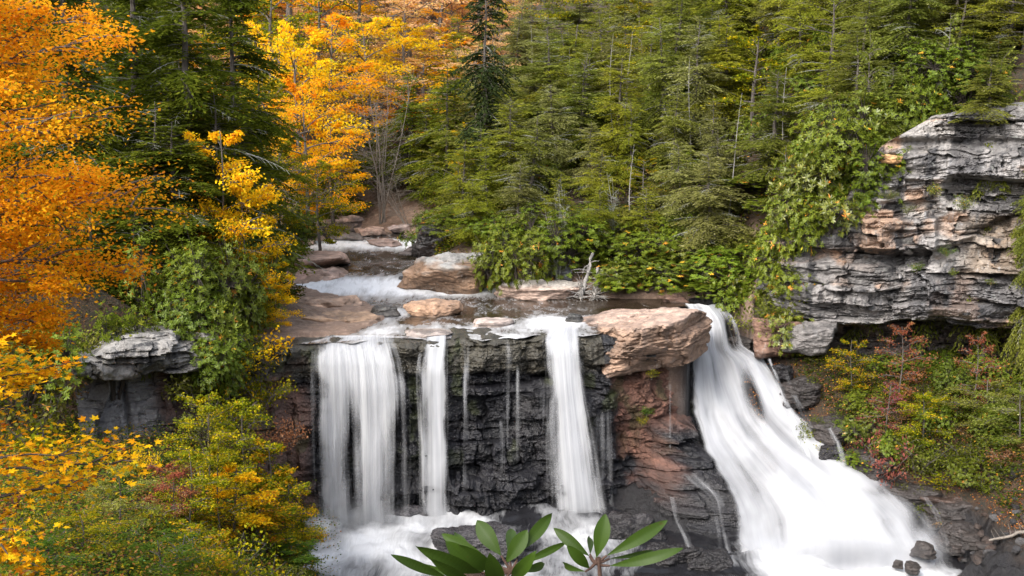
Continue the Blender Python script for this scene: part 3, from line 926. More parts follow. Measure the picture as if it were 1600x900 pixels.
# shallow film over the slabs near the lip
lipd = RY - yc(RX)
z = z - 0.12 * sstep(6, 0, lipd)
foam = 0.10 + .14 * sstep(87, 90, RY) + 0.75 * np.clip(rap1 * 1.15, 0, 1) + 0.75 * np.clip(rap2 * 1.2, 0, 1)
foam += 0.24 * sstep(20, 3, RY - 70) * sstep(14, 3, RX) * 1.0
foam += 0.35 * bump(py_, 463, 9) * bump(px_, 600, 130) + 0.5 * bump(py_, 487, 7) * bump(px_, 628, 32) + 0.45 * bump(py_, 505, 9) * bump(px_, 870, 60)
foam += 0.3 * bump(py_, 455, 7) * bump(px_, 700, 80)
foam += .34 * fbm(RX * .45, RY * .3, seed=305, oct=3) * sstep(82, 78, RY)
foam += .5 * sstep(14.2, 15.2, RX) * sstep(86, 84.5, RY)
foam -= 0.40 * sstep(4, 9, RX) * sstep(72, 76, RY) + 0.1 * bump(RY, 99, 4) + 0.12 * bump(RY, 105.5, 2.0)
foam -= 0.12 * sstep(-2, -6, lipd)
fl = np.stack([RX, RY, 0 * RX], -1)
rm = mesh_np('river', np.stack([RX, RY, z], -1), grid_faces(nu, len(ys)), M_RIVER, True, attrs={'foam': np.clip(foam, 0, 1)}, uv=fl)
link('river', rm, kind='structure', label='shallow dark river with white rapids running to the lip of the falls')

# ------------------------------------------------------------------ plunge pool and the white apron at the foot of the falls
xs = np.arange(-16, 34, 0.16); yy = np.arange(30, 69.6, 0.16)
AX, AY = np.meshgrid(xs, yy, indexing='ij')
apx, apy = PX(np.stack([AX, AY, 0 * AX - .8], -1))
back = 68.6 + 0.12 * AX - AY                              # metres in front of the face
stepn = fbm(AX * .35, AY * .5, seed=310)
zz = 0.15 - 0.16 * np.clip(back, 0, 9) - 0.16 * np.floor(np.clip(back + 1.2 * stepn, 0, 9) / 1.6) * 0.7
tz_ = sstep(5.5, 9, AX)
zz = zz * (1 - tz_) + np.minimum(zz, -0.9 - 0.02 * (AX - 7)) * tz_
zz = np.maximum(zz, -1.55) + 0.16 * fbm(AX * .6, AY * .6, seed=311, oct=4)
fo = 0.22 + .28 * fbm(AX * .35, AY * .5, seed=312, oct=3) + 0.62 * sstep(2.0, -3.0, AX + 1.2 * stepn) * sstep(8, 4, back) + 0.5 * bump(AX, 5.4, 2.4) * sstep(8.5, 3, back)
fo = fo + 0.6 * sstep(13.0, 16.5, AX) * sstep(27.5, 24.0, AX) * sstep(57, 61, AY)
fo = fo - 0.45 * bump(AX, -5.4, 1.1) * bump(back, 3.4, 1.4) - 0.5 * bump(AX, 0.5, 2.2) * bump(back, 0.9, 1.0) - .3 * bump(AX, -8, 1.2) * bump(back, 1.2, .5)
fo = np.where(AY < 57, fo * sstep(50, 57, AY), fo)
ok = gorge_z(AX, AY) < zz + 0.9
gz_ = gorge_z(AX, AY)
fo = fo - .55 * bump(AX, 10.2, 2.4)
fo = fo * sstep(-.1, .7, zz - gz_)
fl = np.stack([AX * 1.0 + .3 * stepn, AY * 1.0, 0 * AX], -1)
F = grid_faces(len(xs), len(yy))
keep = np.ones(len(F), bool)
link('plunge_pool', mesh_np('plunge_pool', np.stack([AX, AY, zz], -1), F[keep], M_POOL, True, attrs={'foam': np.clip(fo, 0, 1)}, uv=fl), kind='structure',
     label='white churning plunge pool at the foot of the falls')


# ------------------------------------------------------------------ the falls
def fall(name, rows, densf, label, layers=((0.0, 1.0),), nu=60, nv=150, rough=0.12, seed=0, cat='waterfall', mat=None, fade=.14):
    """rows: (py, px left, px right, Y) from the lip down; densf(px, py, a, t) gives how thick the water is.
    Each layer is a curved sheet a little in front of the last."""
    rows = np.array(rows, float)
    root = None
    t = np.linspace(0, 1, nv)
    py = np.interp(t, np.linspace(0, 1, len(rows)), rows[:, 0])
    # even in height
    py = np.linspace(rows[0, 0], rows[-1, 0], nv)
    Lx, Rx, Yd = (np.interp(py, rows[:, 0], rows[:, i]) for i in (1, 2, 3))
    k = np.ones(9) / 9
    sm = lambda a: np.convolve(np.pad(a, 4, 'edge'), k, 'valid')
    Lx, Rx, Yd = sm(Lx), sm(Rx), sm(Yd)
    a = np.linspace(0, 1, nu)
    A, T = np.meshgrid(a, t, indexing='ij')
    PXg = Lx[None] + (Rx - Lx)[None] * A
    PYg = np.repeat(py[None], nu, 0)
    Vs, Fs, Ds, Us, base = [], [], [], [], 0
    wid = float(np.mean(Rx - Lx)) * rows[:, 3].mean() / FPX
    for li, (off, mul) in enumerate(layers):
        jit = rough * fbm(A * wid * .55, PYg * .012, seed=seed, oct=2) + .25 * rough * fbm(A * wid * .8, PYg * .02, seed=seed + 7 * li, oct=2)
        v = P(PXg, PYg, np.repeat(Yd[None], nu, 0))
        v[..., 1] += -off + jit
        v[..., 0] += (-off + jit) * v[..., 0] / v[..., 1] * 0
        Vs.append(v.reshape(-1, 3))
        Fs.append(grid_faces(nu, nv) + base)
        base += nu * nv
        wob = .07 * fbm(PYg * .03, A * 0 + 3.3, seed=seed + 60 + li, oct=3)
        edge = sstep(0, fade, A + (wob - .03) * fade / .14) * sstep(1, 1 - fade, A + (wob + .03) * fade / .14)
        Ds.append((np.clip(densf(PXg, PYg, A, T), 0, 1) * edge * mul).ravel())
        L = (PYg - rows[0, 0]) * rows[:, 3].mean() / FPX
        Us.append(np.stack([A * wid + li * 31.7 + seed * 3.1, L, 0 * L], -1).reshape(-1, 3))
    V = np.concatenate(Vs)
    vb, b0 = rebase(V)
    return link(name, mesh_np(name, vb, np.concatenate(Fs), mat or M_FALL, True, attrs={'dens': np.concatenate(Ds)}, uv=np.concatenate(Us)), loc=b0, label=label, cat=cat)


def d_left(px, py, a, t):
    n = fbm(px * .035, 3.3, seed=401, oct=3)
    topw = 0
    d = 0.38 + 0.18 * n
    d += 0.75 * bump(px, 516, 20) * sstep(528, 560, py)
    d += 0.62 * bump(px, 586, 17) * sstep(535, 600, py) + 0.35 * bump(px, 560, 26) * sstep(700, 560, py)
    d += 0.40 * sstep(498, 506, px) * sstep(640, 610, px) * sstep(700, 590, py)
    d -= 0.35 * bump(px, 550, 9) * sstep(570, 640, py) + 0.25 * bump(px, 622, 12) * sstep(600, 680, py)
    d -= 0.40 * sstep(560, 540, py) * bump(px, 565, 8) + 0.45 * sstep(558, 545, py) * bump(px, 505, 5)
    d += .2 * fbm(px * .07, py * .014, seed=402, oct=3) + .3 * sstep(780, 825, py) + .25 * bump(py, 566, 10) * sstep(500, 510, px)
    d *= 1 - 0.6 * sstep(600, 720, py) * sstep(606, 630, px)
    return d


fall('waterfall', [(524, 500, 620, 71.2), (531, 488, 622, 69.6), (538, 487, 626, 68.5), (552, 487, 630, 68.05), (562, 486, 634, 67.7), (600, 486, 640, 67.35), (700, 488, 642, 67.1), (828, 492, 640, 66.9)], d_left,
     'broad white curtain of water at the left end of the falls', layers=((0, .74), (0.22, .6), (0.42, .42)), seed=1, nu=90)


def d_second(px, py, a, t):
    d = 0.30 + 0.66 * bump(px, 683, 12) + 0.25 * bump(px, 661, 7) * sstep(560, 600, py) + 0.35 * sstep(590, 545, py)
    d -= 0.3 * bump(px, 660, 6) * sstep(590, 560, py)
    d += .2 * fbm(px * .07, py * .014, seed=403, oct=3) + .3 * sstep(780, 825, py)
    return d


fall('waterfall', [(521, 668, 700, 71.6), (527, 664, 700, 70.2), (534, 660, 700, 69.3), (555, 653, 700, 68.9), (580, 650, 700, 68.4), (700, 654, 702, 68.0), (828, 655, 704, 67.8)], d_second,
     'narrow white curtain of water right of the broad one', layers=((0, .85), (0.25, .8)), seed=2, nu=40)


def d_centre(px, py, a, t):
    c = np.interp(py, [520, 560, 640, 800], [872, 882, 893, 902])
    w = np.interp(py, [520, 560, 640, 800], [22, 17, 22, 30])
    d = 0.22 + 0.95 * bump(px, c, w) + 0.25 * bump(px, c + 28, 8) * sstep(600, 560, py) + .2 * fbm(px * .07, py * .014, seed=404, oct=3) + .3 * sstep(780, 830, py)
    return d


fall('waterfall', [(507, 868, 902, 73.6), (521, 846, 910, 71.3), (528, 846, 910, 70.5), (545, 848, 911, 69.9), (600, 853, 914, 69.5), (700, 852, 934, 69.1), (800, 856, 950, 68.9), (838, 856, 955, 68.8)], d_centre,
     'single tall plunge of white water left of the brown caprock', layers=((0, .9), (0.3, .85), (.5, .6)), seed=3, nu=60)
for i, (x, y0, y1, w, dn, lab) in enumerate([
        (728, 531, 830, 9, .52, 'thin straight thread of water beside the narrow curtain'),
        (796, 530, 700, 8, .36, 'faint trickle in the middle of the black rock face'),
        (810, 570, 720, 6, .30, 'fainter short trickle right of the middle one'),
        (783, 650, 790, 6, .24, 'low short trickle under the ledges of the black rock face'),
        (852, 590, 720, 10, .25, 'thin spray left of the tall central plunge'),
        (940, 640, 800, 26, .20, 'thin veil of water right of the tall central plunge'),
        (1064, 600, 720, 18, .15, 'thin veil beside the left edge of the right cascade')]):
    Yt = np.interp(x, [700, 800, 950, 1064], [69.7, 70.0, 71.0, 73.0]) - 0.75
    fall('trickle', [(y0, x - w, x + w, Yt + .5), (y0 + 8, x - w, x + w, Yt), (y1, x - w, x + w, Yt - (0.10 * (y1 - y0) * .04))], lambda px, py, a, t, dn=dn: dn * (1.25 - 0.7 * t) * sstep(0, .1, t) * sstep(1, .6, t) * bump(a, .5 + .08 * np.sin(py * .05 + x), .26) * (0.8 + .5 * fbm(py * .02, 5.5, seed=int(x))), lab, layers=((0, 1),), nu=14, nv=60, rough=.03, seed=20 + i)


def d_casc(px, py, a, t):
    n = fbm(px * .012, py * .012, seed=420, oct=4)
    d = 0.86 + 0.26 * n + 0.3 * fbm(a * 9, py * .006, seed=421, oct=3)
    d -= 0.8 * bump(px, 1139 + .2 * (py - 515), 9) * bump(py, 520, 28)
    d -= 0.85 * np.exp(-(((px - 1172 - .25 * (py - 610)) / 15.) ** 2 + ((py - 610) / 48.) ** 2) ** 1.5)
    d -= 0.42 * np.exp(-(((px - 1425) / 16.) ** 2 + ((py - 815) / 26.) ** 2))
    d -= 0.35 * np.exp(-(((px - 1170) / 16.) ** 2 + ((py - 850) / 60.) ** 2))
    d -= 0.28 * np.exp(-(((px - 1372) / 34.) ** 2 + ((py - 765) / 9.) ** 2))
    d -= 0.5 * sstep(0.86, 1.0, a) * sstep(640, 720, py)
    d -= 0.3 * sstep(.8, 1, a)
    return d


fall('cascade', FAN, d_casc,
     'wide white cascade fanning down the rocks on the right', layers=((0, .9), (0.35, .75)), seed=5, nu=150, nv=220, rough=0.7, mat=M_CASC, fade=.06)
for i, (rows, dn, lab) in enumerate([
        ([(560, 1196, 1204, 78.0), (600, 1212, 1222, 76.6), (650, 1226, 1244, 74.6), (700, 1244, 1266, 72.2), (725, 1250, 1276, 71.0)], .5, 'thin side stream hugging the right edge of the wide cascade'),
        ([(575, 1222, 1230, 77.6), (620, 1236, 1252, 75.6), (650, 1252, 1268, 74.2), (668, 1262, 1276, 73.2)], .28, 'small side stream under the bushes right of the cascade'),
        ([(668, 1290, 1302, 72.4), (690, 1300, 1318, 71.4), (728, 1302, 1332, 70.2)], .36, 'short white spout over the black ledge right of the cascade'),
        ([(775, 1434, 1450, 67.6), (800, 1450, 1470, 66.2), (850, 1470, 1486, 64.6)], .2, 'small dripping stream at the right end of the cascade'),
        ([(775, 1040, 1056, 68.2), (810, 1050, 1062, 66.4), (835, 1060, 1078, 65.2), (890, 1080, 1094, 62.6)], .20, 'small zigzag stream down the dark rock between the falls'),
        ([(738, 1060, 1096, 69.6), (750, 1068, 1120, 69.0), (775, 1108, 1132, 68.0), (905, 1128, 1160, 62.8)], .26, 'thin sheet spilling over the dark rock left of the wide cascade')]):
    fall('side_stream', rows, lambda px, py, a, t, dn=dn: dn * bump(a, .5 + .12 * np.sin(py * .09), .30) * 1.1 * (0.85 + .3 * fbm(py * .05, a * 2, seed=7)), lab, layers=((.15, 1),), nu=16, nv=70, rough=.08, seed=40 + i, cat='stream')


# ------------------------------------------------------------------ spray drifting at the foot of the falls
sm_ = N('spray')
vec = sm_.n('TexCoord').outputs['Object']
ln_ = sm_.n('VectorMath', operation='LENGTH')
sm_.l(vec, ln_.inputs[0])
fall_ = sm_.math('POWER', sm_.maprange(ln_.outputs['Value'], 0, 1, 1, 0), 1.6)
nz_ = sm_.maprange(sm_.noise(2.2, 2, .5), .3, .7, .4, 1.3)
pv = sm_.n('VolumePrincipled')
pv.inputs['Color'].default_value = (.95, .96, .98, 1)
pv.inputs['Anisotropy'].default_value = .2
sm_.l(sm_.math('MULTIPLY', sm_.math('MULTIPLY', fall_, nz_), .55), pv.inputs['Density'])
sm_.l(pv.outputs[0], sm_.out.inputs['Volume'])
SPRAY = sm_.m
dv, df = icosphere(8)
spray_mesh = mesh_np('spray', dv, df, SPRAY, True)
for px, py, Y, sx, sy, sz, lab in [(555, 812, 66.3, 4.2, 1.5, 1.9, 'spray at the foot of the broad left curtain'), (680, 815, 66.8, 1.8, 1.3, 1.5, 'spray at the foot of the narrow curtain'),
                                   (905, 820, 67.6, 2.6, 1.6, 2.0, 'spray at the foot of the central plunge'), (1330, 862, 63.2, 6.0, 1.6, 1.4, 'spray at the foot of the right cascade')]:
    o = link('mist', spray_mesh, loc=P(px, py, Y), label=lab, kind='stuff')
    o.scale = (sx, sy, sz)
# ------------------------------------------------------------------ plants: shapes
HEM_OLIVE = leaf_mat('hemlock_olive', [(0.0, (0.082, 0.10, 0.014)), (0.45, (0.188, 0.208, 0.032)), (0.85, (0.275, 0.28, 0.066)), (1.0, (0.35, 0.33, 0.15))], trans=0.5, vary=0.28, hue=0.018)
HEM_PALE = leaf_mat('hemlock_grey_green', [(0.0, (0.10, 0.11, 0.03)), (0.5, (0.23, 0.235, 0.065)), (1.0, (0.36, 0.35, 0.16))], trans=0.5, vary=0.2, hue=0.012)
HEM_GOLD = leaf_mat('hemlock_yellow_green', [(0.0, (0.11, 0.12, 0.010)), (0.5, (0.245, 0.26, 0.026)), (1.0, (0.38, 0.35, 0.05))], trans=0.5, vary=0.2, hue=0.012)
AUTMIX = leaf_mat('mixed_turning_leaf', [(0.0, (0.05, 0.085, 0.008)), (0.35, (0.15, 0.18, 0.012)), (0.55, (0.36, 0.31, 0.013)), (0.75, (0.68, 0.40, 0.012)), (1.0, (0.55, 0.17, 0.03))], trans=0.42, vary=0.2, hue=0.012)
HEM_DARK = leaf_mat('hemlock_dark', [(0.0, (0.045, 0.064, 0.008)), (0.6, (0.125, 0.152, 0.014)), (1.0, (0.22, 0.22, 0.026))], trans=0.45, vary=0.25, hue=0.012)
SPRUCE = leaf_mat('spruce_needles', [(0.0, (0.012, 0.022, 0.010)), (0.7, (0.028, 0.042, 0.012)), (1.0, (0.06, 0.07, 0.02))], trans=0.2, vary=0.1)
RHODO = leaf_mat('rhododendron_leaf', [(0.0, (0.045, 0.07, 0.006)), (0.5, (0.115, 0.155, 0.011)), (0.93, (0.18, 0.20, 0.018)), (0.965, (0.50, 0.33, 0.02)), (1.0, (0.62, 0.28, 0.03))], trans=0.25, gloss=0.02, vary=0.25, hue=0.015)
RHODO_Y = leaf_mat('rhododendron_yellowing', [(0.0, (0.04, 0.06, 0.006)), (0.5, (0.11, 0.14, 0.012)), (0.8, (0.18, 0.19, 0.016)), (0.9, (0.50, 0.36, 0.02)), (1.0, (0.62, 0.28, 0.03))], trans=0.25, gloss=0.05, vary=0.2, hue=0.015)
ORANGE = leaf_mat('orange_maple_leaf', [(0.0, (0.60, 0.21, 0.03)), (0.2, (0.90, 0.36, 0.016)), (0.58, (0.94, 0.46, 0.017)), (0.84, (0.90, 0.55, 0.02)), (0.93, (0.42, 0.42, 0.022)), (1.0, (0.14, 0.18, 0.015))], trans=0.58, vary=0.12, hue=0.006)
YELLOW = leaf_mat('yellow_leaf', [(0.0, (0.66, 0.28, 0.014)), (0.3, (0.90, 0.54, 0.013)), (0.75, (0.82, 0.60, 0.017)), (1.0, (0.32, 0.35, 0.02))], trans=0.5, vary=0.18, hue=0.008)
YGREEN = leaf_mat('turning_leaf', [(0.0, (0.06, 0.09, 0.008)), (0.4, (0.17, 0.19, 0.010)), (0.75, (0.38, 0.32, 0.012)), (1.0, (0.68, 0.40, 0.012))], trans=0.4, vary=0.2, hue=0.01)
PEACH = leaf_mat('pale_orange_leaf', [(0.0, (0.46, 0.28, 0.19)), (0.4, (0.78, 0.46, 0.24)), (0.8, (0.82, 0.52, 0.15)), (1.0, (0.62, 0.47, 0.26))], trans=0.5, vary=0.15, hue=0.006)
RED = leaf_mat('red_leaf', [(0.0, (0.18, 0.045, 0.03)), (0.5, (0.25, 0.075, 0.04)), (0.8, (0.27, 0.13, 0.05)), (1.0, (0.28, 0.20, 0.07))], trans=0.35, vary=0.2, hue=0.01)
PINKRED = leaf_mat('crimson_leaf', [(0.0, (0.14, 0.04, 0.04)), (0.6, (0.23, 0.065, 0.055)), (1.0, (0.26, 0.13, 0.08))], trans=0.3, vary=0.2)
GREEN = leaf_mat('fresh_green_leaf', [(0.0, (0.05, 0.10, 0.012)), (0.6, (0.10, 0.17, 0.02)), (0.9, (0.16, 0.20, 0.03)), (1.0, (0.5, 0.3, 0.03))], trans=0.4, vary=0.2, hue=0.012)
TANLEAF = leaf_mat('dry_leaf', [(0.0, (0.10, 0.05, 0.025)), (0.5, (0.26, 0.13, 0.05)), (1.0, (0.40, 0.25, 0.12))], trans=0.2, vary=0.2)
BARK = bark_mat('grey_brown_bark', (0.045, 0.036, 0.03), (0.15, 0.13, 0.115))
BARK_D = bark_mat('dark_bark', (0.02, 0.016, 0.013), (0.07, 0.055, 0.045))
DEAD = bark_mat('bleached_wood', (0.25, 0.235, 0.22), (0.50, 0.485, 0.46))
WEATHERED = bark_mat('weathered_grey_wood', (0.15, 0.14, 0.13), (0.36, 0.34, 0.32))
GREYWOOD = bark_mat('grey_brown_wood', (0.10, 0.085, 0.07), (0.26, 0.23, 0.20))
LICHEN = bark_mat('lichen_twigs', (0.17, 0.17, 0.14), (0.33, 0.34, 0.29))


class Geo:
    """collects quads (leaf blades) and tubes (wood)"""

    def __init__(s):
        s.v, s.f, s.lv, s.n, s.extra = [], [], [], 0, None

    def quads(s, V, lv):
        """V: (n,4,3)"""
        V = np.asarray(V, float)
        n = len(V)
        if n == 0: return
        s.v.append(V.reshape(-1, 3))
        s.f.append(np.arange(n * 4).reshape(n, 4) + s.n)
        s.lv.append(np.repeat(lv, 4))
        s.n += n * 4

    def blades(s, base, dirv, length, width, lv, nrm=None, rs=None, mid=0.45):
        """pointed blades from base along dirv; rhombic, lying across 'nrm'"""
        base = np.asarray(base, float); dirv = np.asarray(dirv, float)
        dirv = dirv / (np.linalg.norm(dirv, axis=1, keepdims=True) + 1e-9)
        if nrm is None:
            nrm = np.tile((0, 0, 1.0), (len(base), 1))
        side = np.cross(dirv, nrm)
        side /= (np.linalg.norm(side, axis=1, keepdims=True) + 1e-9)
        L = np.broadcast_to(length, (len(base),))[:, None]
        W = np.broadcast_to(width, (len(base),))[:, None]
        m = base + dirv * L * mid
        V = np.stack([base, m + side * W / 2, base + dirv * L, m - side * W / 2], 1)
        s.quads(V, lv)

    def tube(s, pts, rad, k=5):
        pts = np.asarray(pts, float)
        rad = np.broadcast_to(rad, (len(pts),))
        d = np.gradient(pts, axis=0)
        d /= (np.linalg.norm(d, axis=1, keepdims=True) + 1e-9)
        ref = np.where(np.abs(d[:, 2:3]) > 0.9, np.array([[1.0, 0, 0]]), np.array([[0, 0, 1.0]]))
        a = np.cross(d, ref); a /= (np.linalg.norm(a, axis=1, keepdims=True) + 1e-9)
        b = np.cross(d, a)
        th = np.arange(k) * 2 * math.pi / k
        V = pts[:, None] + rad[:, None, None] * (np.cos(th)[None, :, None] * a[:, None] + np.sin(th)[None, :, None] * b[:, None])
        n = len(pts)
        i = np.arange(n - 1)[:, None] * k
        j = np.arange(k)[None]
        f = np.stack([i + j, i + (j + 1) % k, i + k + (j + 1) % k, i + k + j], -1).reshape(-1, 4)
        s.v.append(V.reshape(-1, 3)); s.f.append(f + s.n); s.lv.append(np.full(n * k, .5)); s.n += n * k

    def mesh(s, name, mat, smooth=False):
        if s.extra is None or not s.extra[0].n:
            return mesh_np(name, np.concatenate(s.v), np.concatenate(s.f), mat, smooth, attrs={'lv': np.concatenate(s.lv)})
        e, m2 = s.extra
        nf = sum(len(f) for f in s.f)
        m = mesh_np(name, np.concatenate(s.v + e.v), np.concatenate(s.f + [f + s.n for f in e.f]), mat, smooth, attrs={'lv': np.concatenate(s.lv + e.lv)})
        m.materials.append(m2)
        mi = np.zeros(len(m.polygons), np.int32)
        mi[nf:] = 1
        m.polygons.foreach_set('material_index', mi)
        return m


def unit(v):
    return v / (np.linalg.norm(v, axis=-1, keepdims=True) + 1e-9)


def conifer(seed, h=13.0, spread=0.27, lo=0.10, step=0.36, per=7, droop=0.35, leaf=(0.29, 0.10), twig=0.18, sparse=0.10, dead=0.12, twl=0.42, tipbend=0.4):
    """hemlock: whorls of flat drooping sprays; returns trunk, crown and dead-branch geometry"""
    r = np.random.RandomState(seed)
    wood, leaf_g, dead_g = Geo(), Geo(), Geo()
    bend = r.uniform(-.25, .25, 2)
    tz = np.linspace(0, h, 14)
    ax = lambda z: np.stack([bend[0] * np.sin(z / h * 3) + .06 * np.sin(z * 1.3 + seed), bend[1] * np.sin(z / h * 2.4 + 1) - bend[1] * math.sin(1), z], -1)
    wood.tube(ax(tz), 0.028 * h * 0.5 * (1 - tz / h) ** 0.9 + 0.012, 7)
    z = lo * h
    while z < h * 0.985:
        f = (z - lo * h) / (h * (1 - lo))
        rr = spread * h * (1 - f) ** 0.48 * (.8 + .35 * math.sin(z * 1.7 + seed)) * min(1, 0.55 + f * 3) + 0.15
        for b in range(per if f < 0.85 else 4):
            if r.rand() < sparse: continue
            az = r.rand() * 2 * math.pi
            L = rr * r.uniform(0.55, 1.15)
            up = np.interp(f, [0, .5, 1], [-0.12, 0.12, 0.75]) + r.uniform(-.3, .25)
            o = ax(np.array([z + r.uniform(-.2, .2)]))[0]
            hd = np.array((math.cos(az), math.sin(az), 0))
            sd = np.array((-math.sin(az), math.cos(az), 0))
            t = np.linspace(0, 1, 8)
            pts = o + hd * (t * L)[:, None] + np.array((0, 0, 1.0)) * (L * (up * t - droop * t ** 2))[:, None] + sd * (0.10 * L * np.sin(t * 3 + az) * t)[:, None]
            isdead = r.rand() < dead * (1.6 if f < 0.35 else 0.6)
            (dead_g if isdead else wood).tube(pts[::2] if not isdead else pts, np.linspace(0.012 * L + .008, 0.004, len(pts[::2] if not isdead else pts)), 4)
            nt = max(3, int(L / twig))
            tt = np.linspace(0.12, 1.0, nt)
            bp = np.stack([np.interp(tt, t, pts[:, i]) for i in range(3)], -1)
            dirb = unit(np.stack([np.gradient(np.interp(tt, t, pts[:, i])) for i in range(3)], -1))
            for sgn in (-1, 1):
                tl = twl * L * (1 - tt * 0.75) * r.uniform(.6, 1.2, nt) + 0.12
                tdir = unit(dirb * 0.75 + sgn * sd * r.uniform(.6, 1.0, (nt, 1)) + np.array((0, 0, 1.0)) * r.uniform(-.28, .08, (nt, 1)))
                if isdead:
                    for q in range(0, nt, 2):
                        dead_g.tube(bp[q] + tdir[q] * np.array([0, .5, 1])[:, None] * tl[q] + np.array((0, 0, -.06)) * np.array([0, 0, 1])[:, None], [.010, .007, .003], 3)
                    continue
                nm = np.maximum(2, (tl / 0.14).astype(int))
                for q in range(nt):
                    m = nm[q]
                    u = (np.arange(m) + r.rand(m) * .6) / m
                    pb = bp[q] + tdir[q] * (u * tl[q])[:, None] + np.array((0, 0, -tipbend)) * (u ** 2 * tl[q])[:, None]
                    s2 = np.cross(tdir[q], (0, 0, 1.0))
                    alt = np.where(np.arange(m) % 2 == 0, 1, -1)[:, None]
                    ld = tdir[q] * 0.9 + s2 * alt * r.uniform(.2, .9, (m, 1)) + np.array((0, 0, 1.0)) * r.uniform(-.35, .12, (m, 1))
                    nr = unit(np.array((0, -.1, 0.9)) + r.normal(0, .7, (m, 3)))
                    lvv = np.clip(0.45 + 0.28 * (u - .5) + r.normal(0, .17, m) + r.uniform(-.12, .12), 0, 1)
                    leaf_g.blades(pb, ld, leaf[0] * r.uniform(.7, 1.25, m), leaf[1] * r.uniform(.8, 1.3, m), lvv, nr)
        z += step * r.uniform(.7, 1.3)
    wood.extra = (dead_g, LICHEN)
    return wood, leaf_g, None


def lobed(geo, base, dirv, length, lv, nrm):
    """maple leaves: five-pointed blades made of kite-shaped lobes"""
    dirv = unit(dirv)
    side = unit(np.cross(dirv, nrm))
    L = np.broadcast_to(length, (len(base),))
    for ang, k, w in ((0, 1.0, .42), (0.75, .82, .36), (-0.75, .82, .36), (1.65, .5, .26), (-1.65, .5, .26)):
        d = dirv * math.cos(ang) + side * math.sin(ang)
        geo.blades(base + dirv * (L * .12)[:, None], d + nrm * 0.10 * abs(ang), L * k, L * w, lv, nrm, mid=.5)


def broadleaf(seed, h=12.0, rad=4.0, crown=(0.25, 1.0), limbs=16, sub=7, leaves=70, leaf=0.2, flat=0.35, lean=(0, 0), maple=False, bare=0.0, wide=0.62, trunk_r=None, gaps=0.12):
    """broad crown of flat layered sprays on limbs; returns trunk and crown geometry"""
    r = np.random.RandomState(seed)
    wood, lg = Geo(), Geo()
    tz = np.linspace(0, 1, 12)
    tr = trunk_r or 0.016 * h + .03
    axis_ = np.stack([lean[0] * tz ** 1.5 + .015 * h * np.sin(tz * 5 + seed), lean[1] * tz ** 1.5 + .015 * h * np.cos(tz * 4 + seed), tz * h * 0.96], -1)
    wood.tube(axis_, tr * (1 - tz) ** .8 + .012, 7)
    c0, c1 = crown
    for i in range(limbs):
        f = (i + r.rand()) / limbs
        zf = c0 + (c1 - c0) * f * 0.9
        o = np.array([np.interp(zf, tz * .96, axis_[:, k]) for k in range(3)])
        prof = math.sin(math.pi * min(1, (f * .86 + .14))) ** 0.7
        L = rad * max(0.3, prof) * r.uniform(.75, 1.15)
        az = i * 2.4 + r.uniform(-.4, .4)
        hd = np.array((math.cos(az), math.sin(az), 0)); sd = np.array((-hd[1], hd[0], 0))
        rise = np.interp(f, [0, .6, 1], [0.15, .45, 1.3]) * r.uniform(.7, 1.2)
        t = np.linspace(0, 1, 7)
        pts = o + hd * (L * t)[:, None] + np.array((0, 0, 1)) * (L * (rise * t - .25 * t ** 2))[:, None] + sd * (.12 * L * np.sin(3 * t + az) * t)[:, None]
        wood.tube(pts, np.linspace(tr * .38 * (1 - f * .5), .01, 7), 5)
        for j in range(sub):
            tt = 0.25 + 0.75 * (j + r.rand()) / sub
            p = np.array([np.interp(tt, t, pts[:, k]) for k in range(3)])
            a2 = az + r.choice([-1, 1]) * r.uniform(.3, 1.3)
            l2 = wide * L * r.uniform(.45, .95) * (1.1 - .5 * tt)
            d2 = np.array((math.cos(a2), math.sin(a2), r.uniform(-.15, .45)))
            q = p + d2 * l2
            mid = (p + q) / 2 + np.array((0, 0, .06 * l2))
            wood.tube([p, mid, q], [.018 * l2 + .008, .012 * l2 + .006, .004], 4)
            if r.rand() < bare or r.rand() < gaps: continue
            n = int(leaves * r.uniform(.6, 1.3))
            u = r.rand(n) ** .8
            sp = r.normal(0, 1, (n, 3)) * np.array((l2 * .30, l2 * .30, l2 * .30 * flat))
            pos = p + (q - p) * u[:, None] + sp
            ld = unit(np.stack([r.normal(0, 1, n), r.normal(0, 1, n), r.normal(-.25, .45, n)], -1) + (q - p) / (l2 + .01) * .7)
            nr = unit(np.array((0, 0, 1.0)) + r.normal(0, .85, (n, 3)))
            lv = np.clip(r.normal(.5, .2, n) + r.uniform(-.22, .22), 0, 1)
            ln = leaf * r.uniform(.7, 1.25, n)
            if maple:
                lobed(lg, pos, ld, ln, lv, nr)
            else:
                lg.blades(pos, ld, ln, ln * r.uniform(.5, .72, n), lv, nr)
    return wood, lg


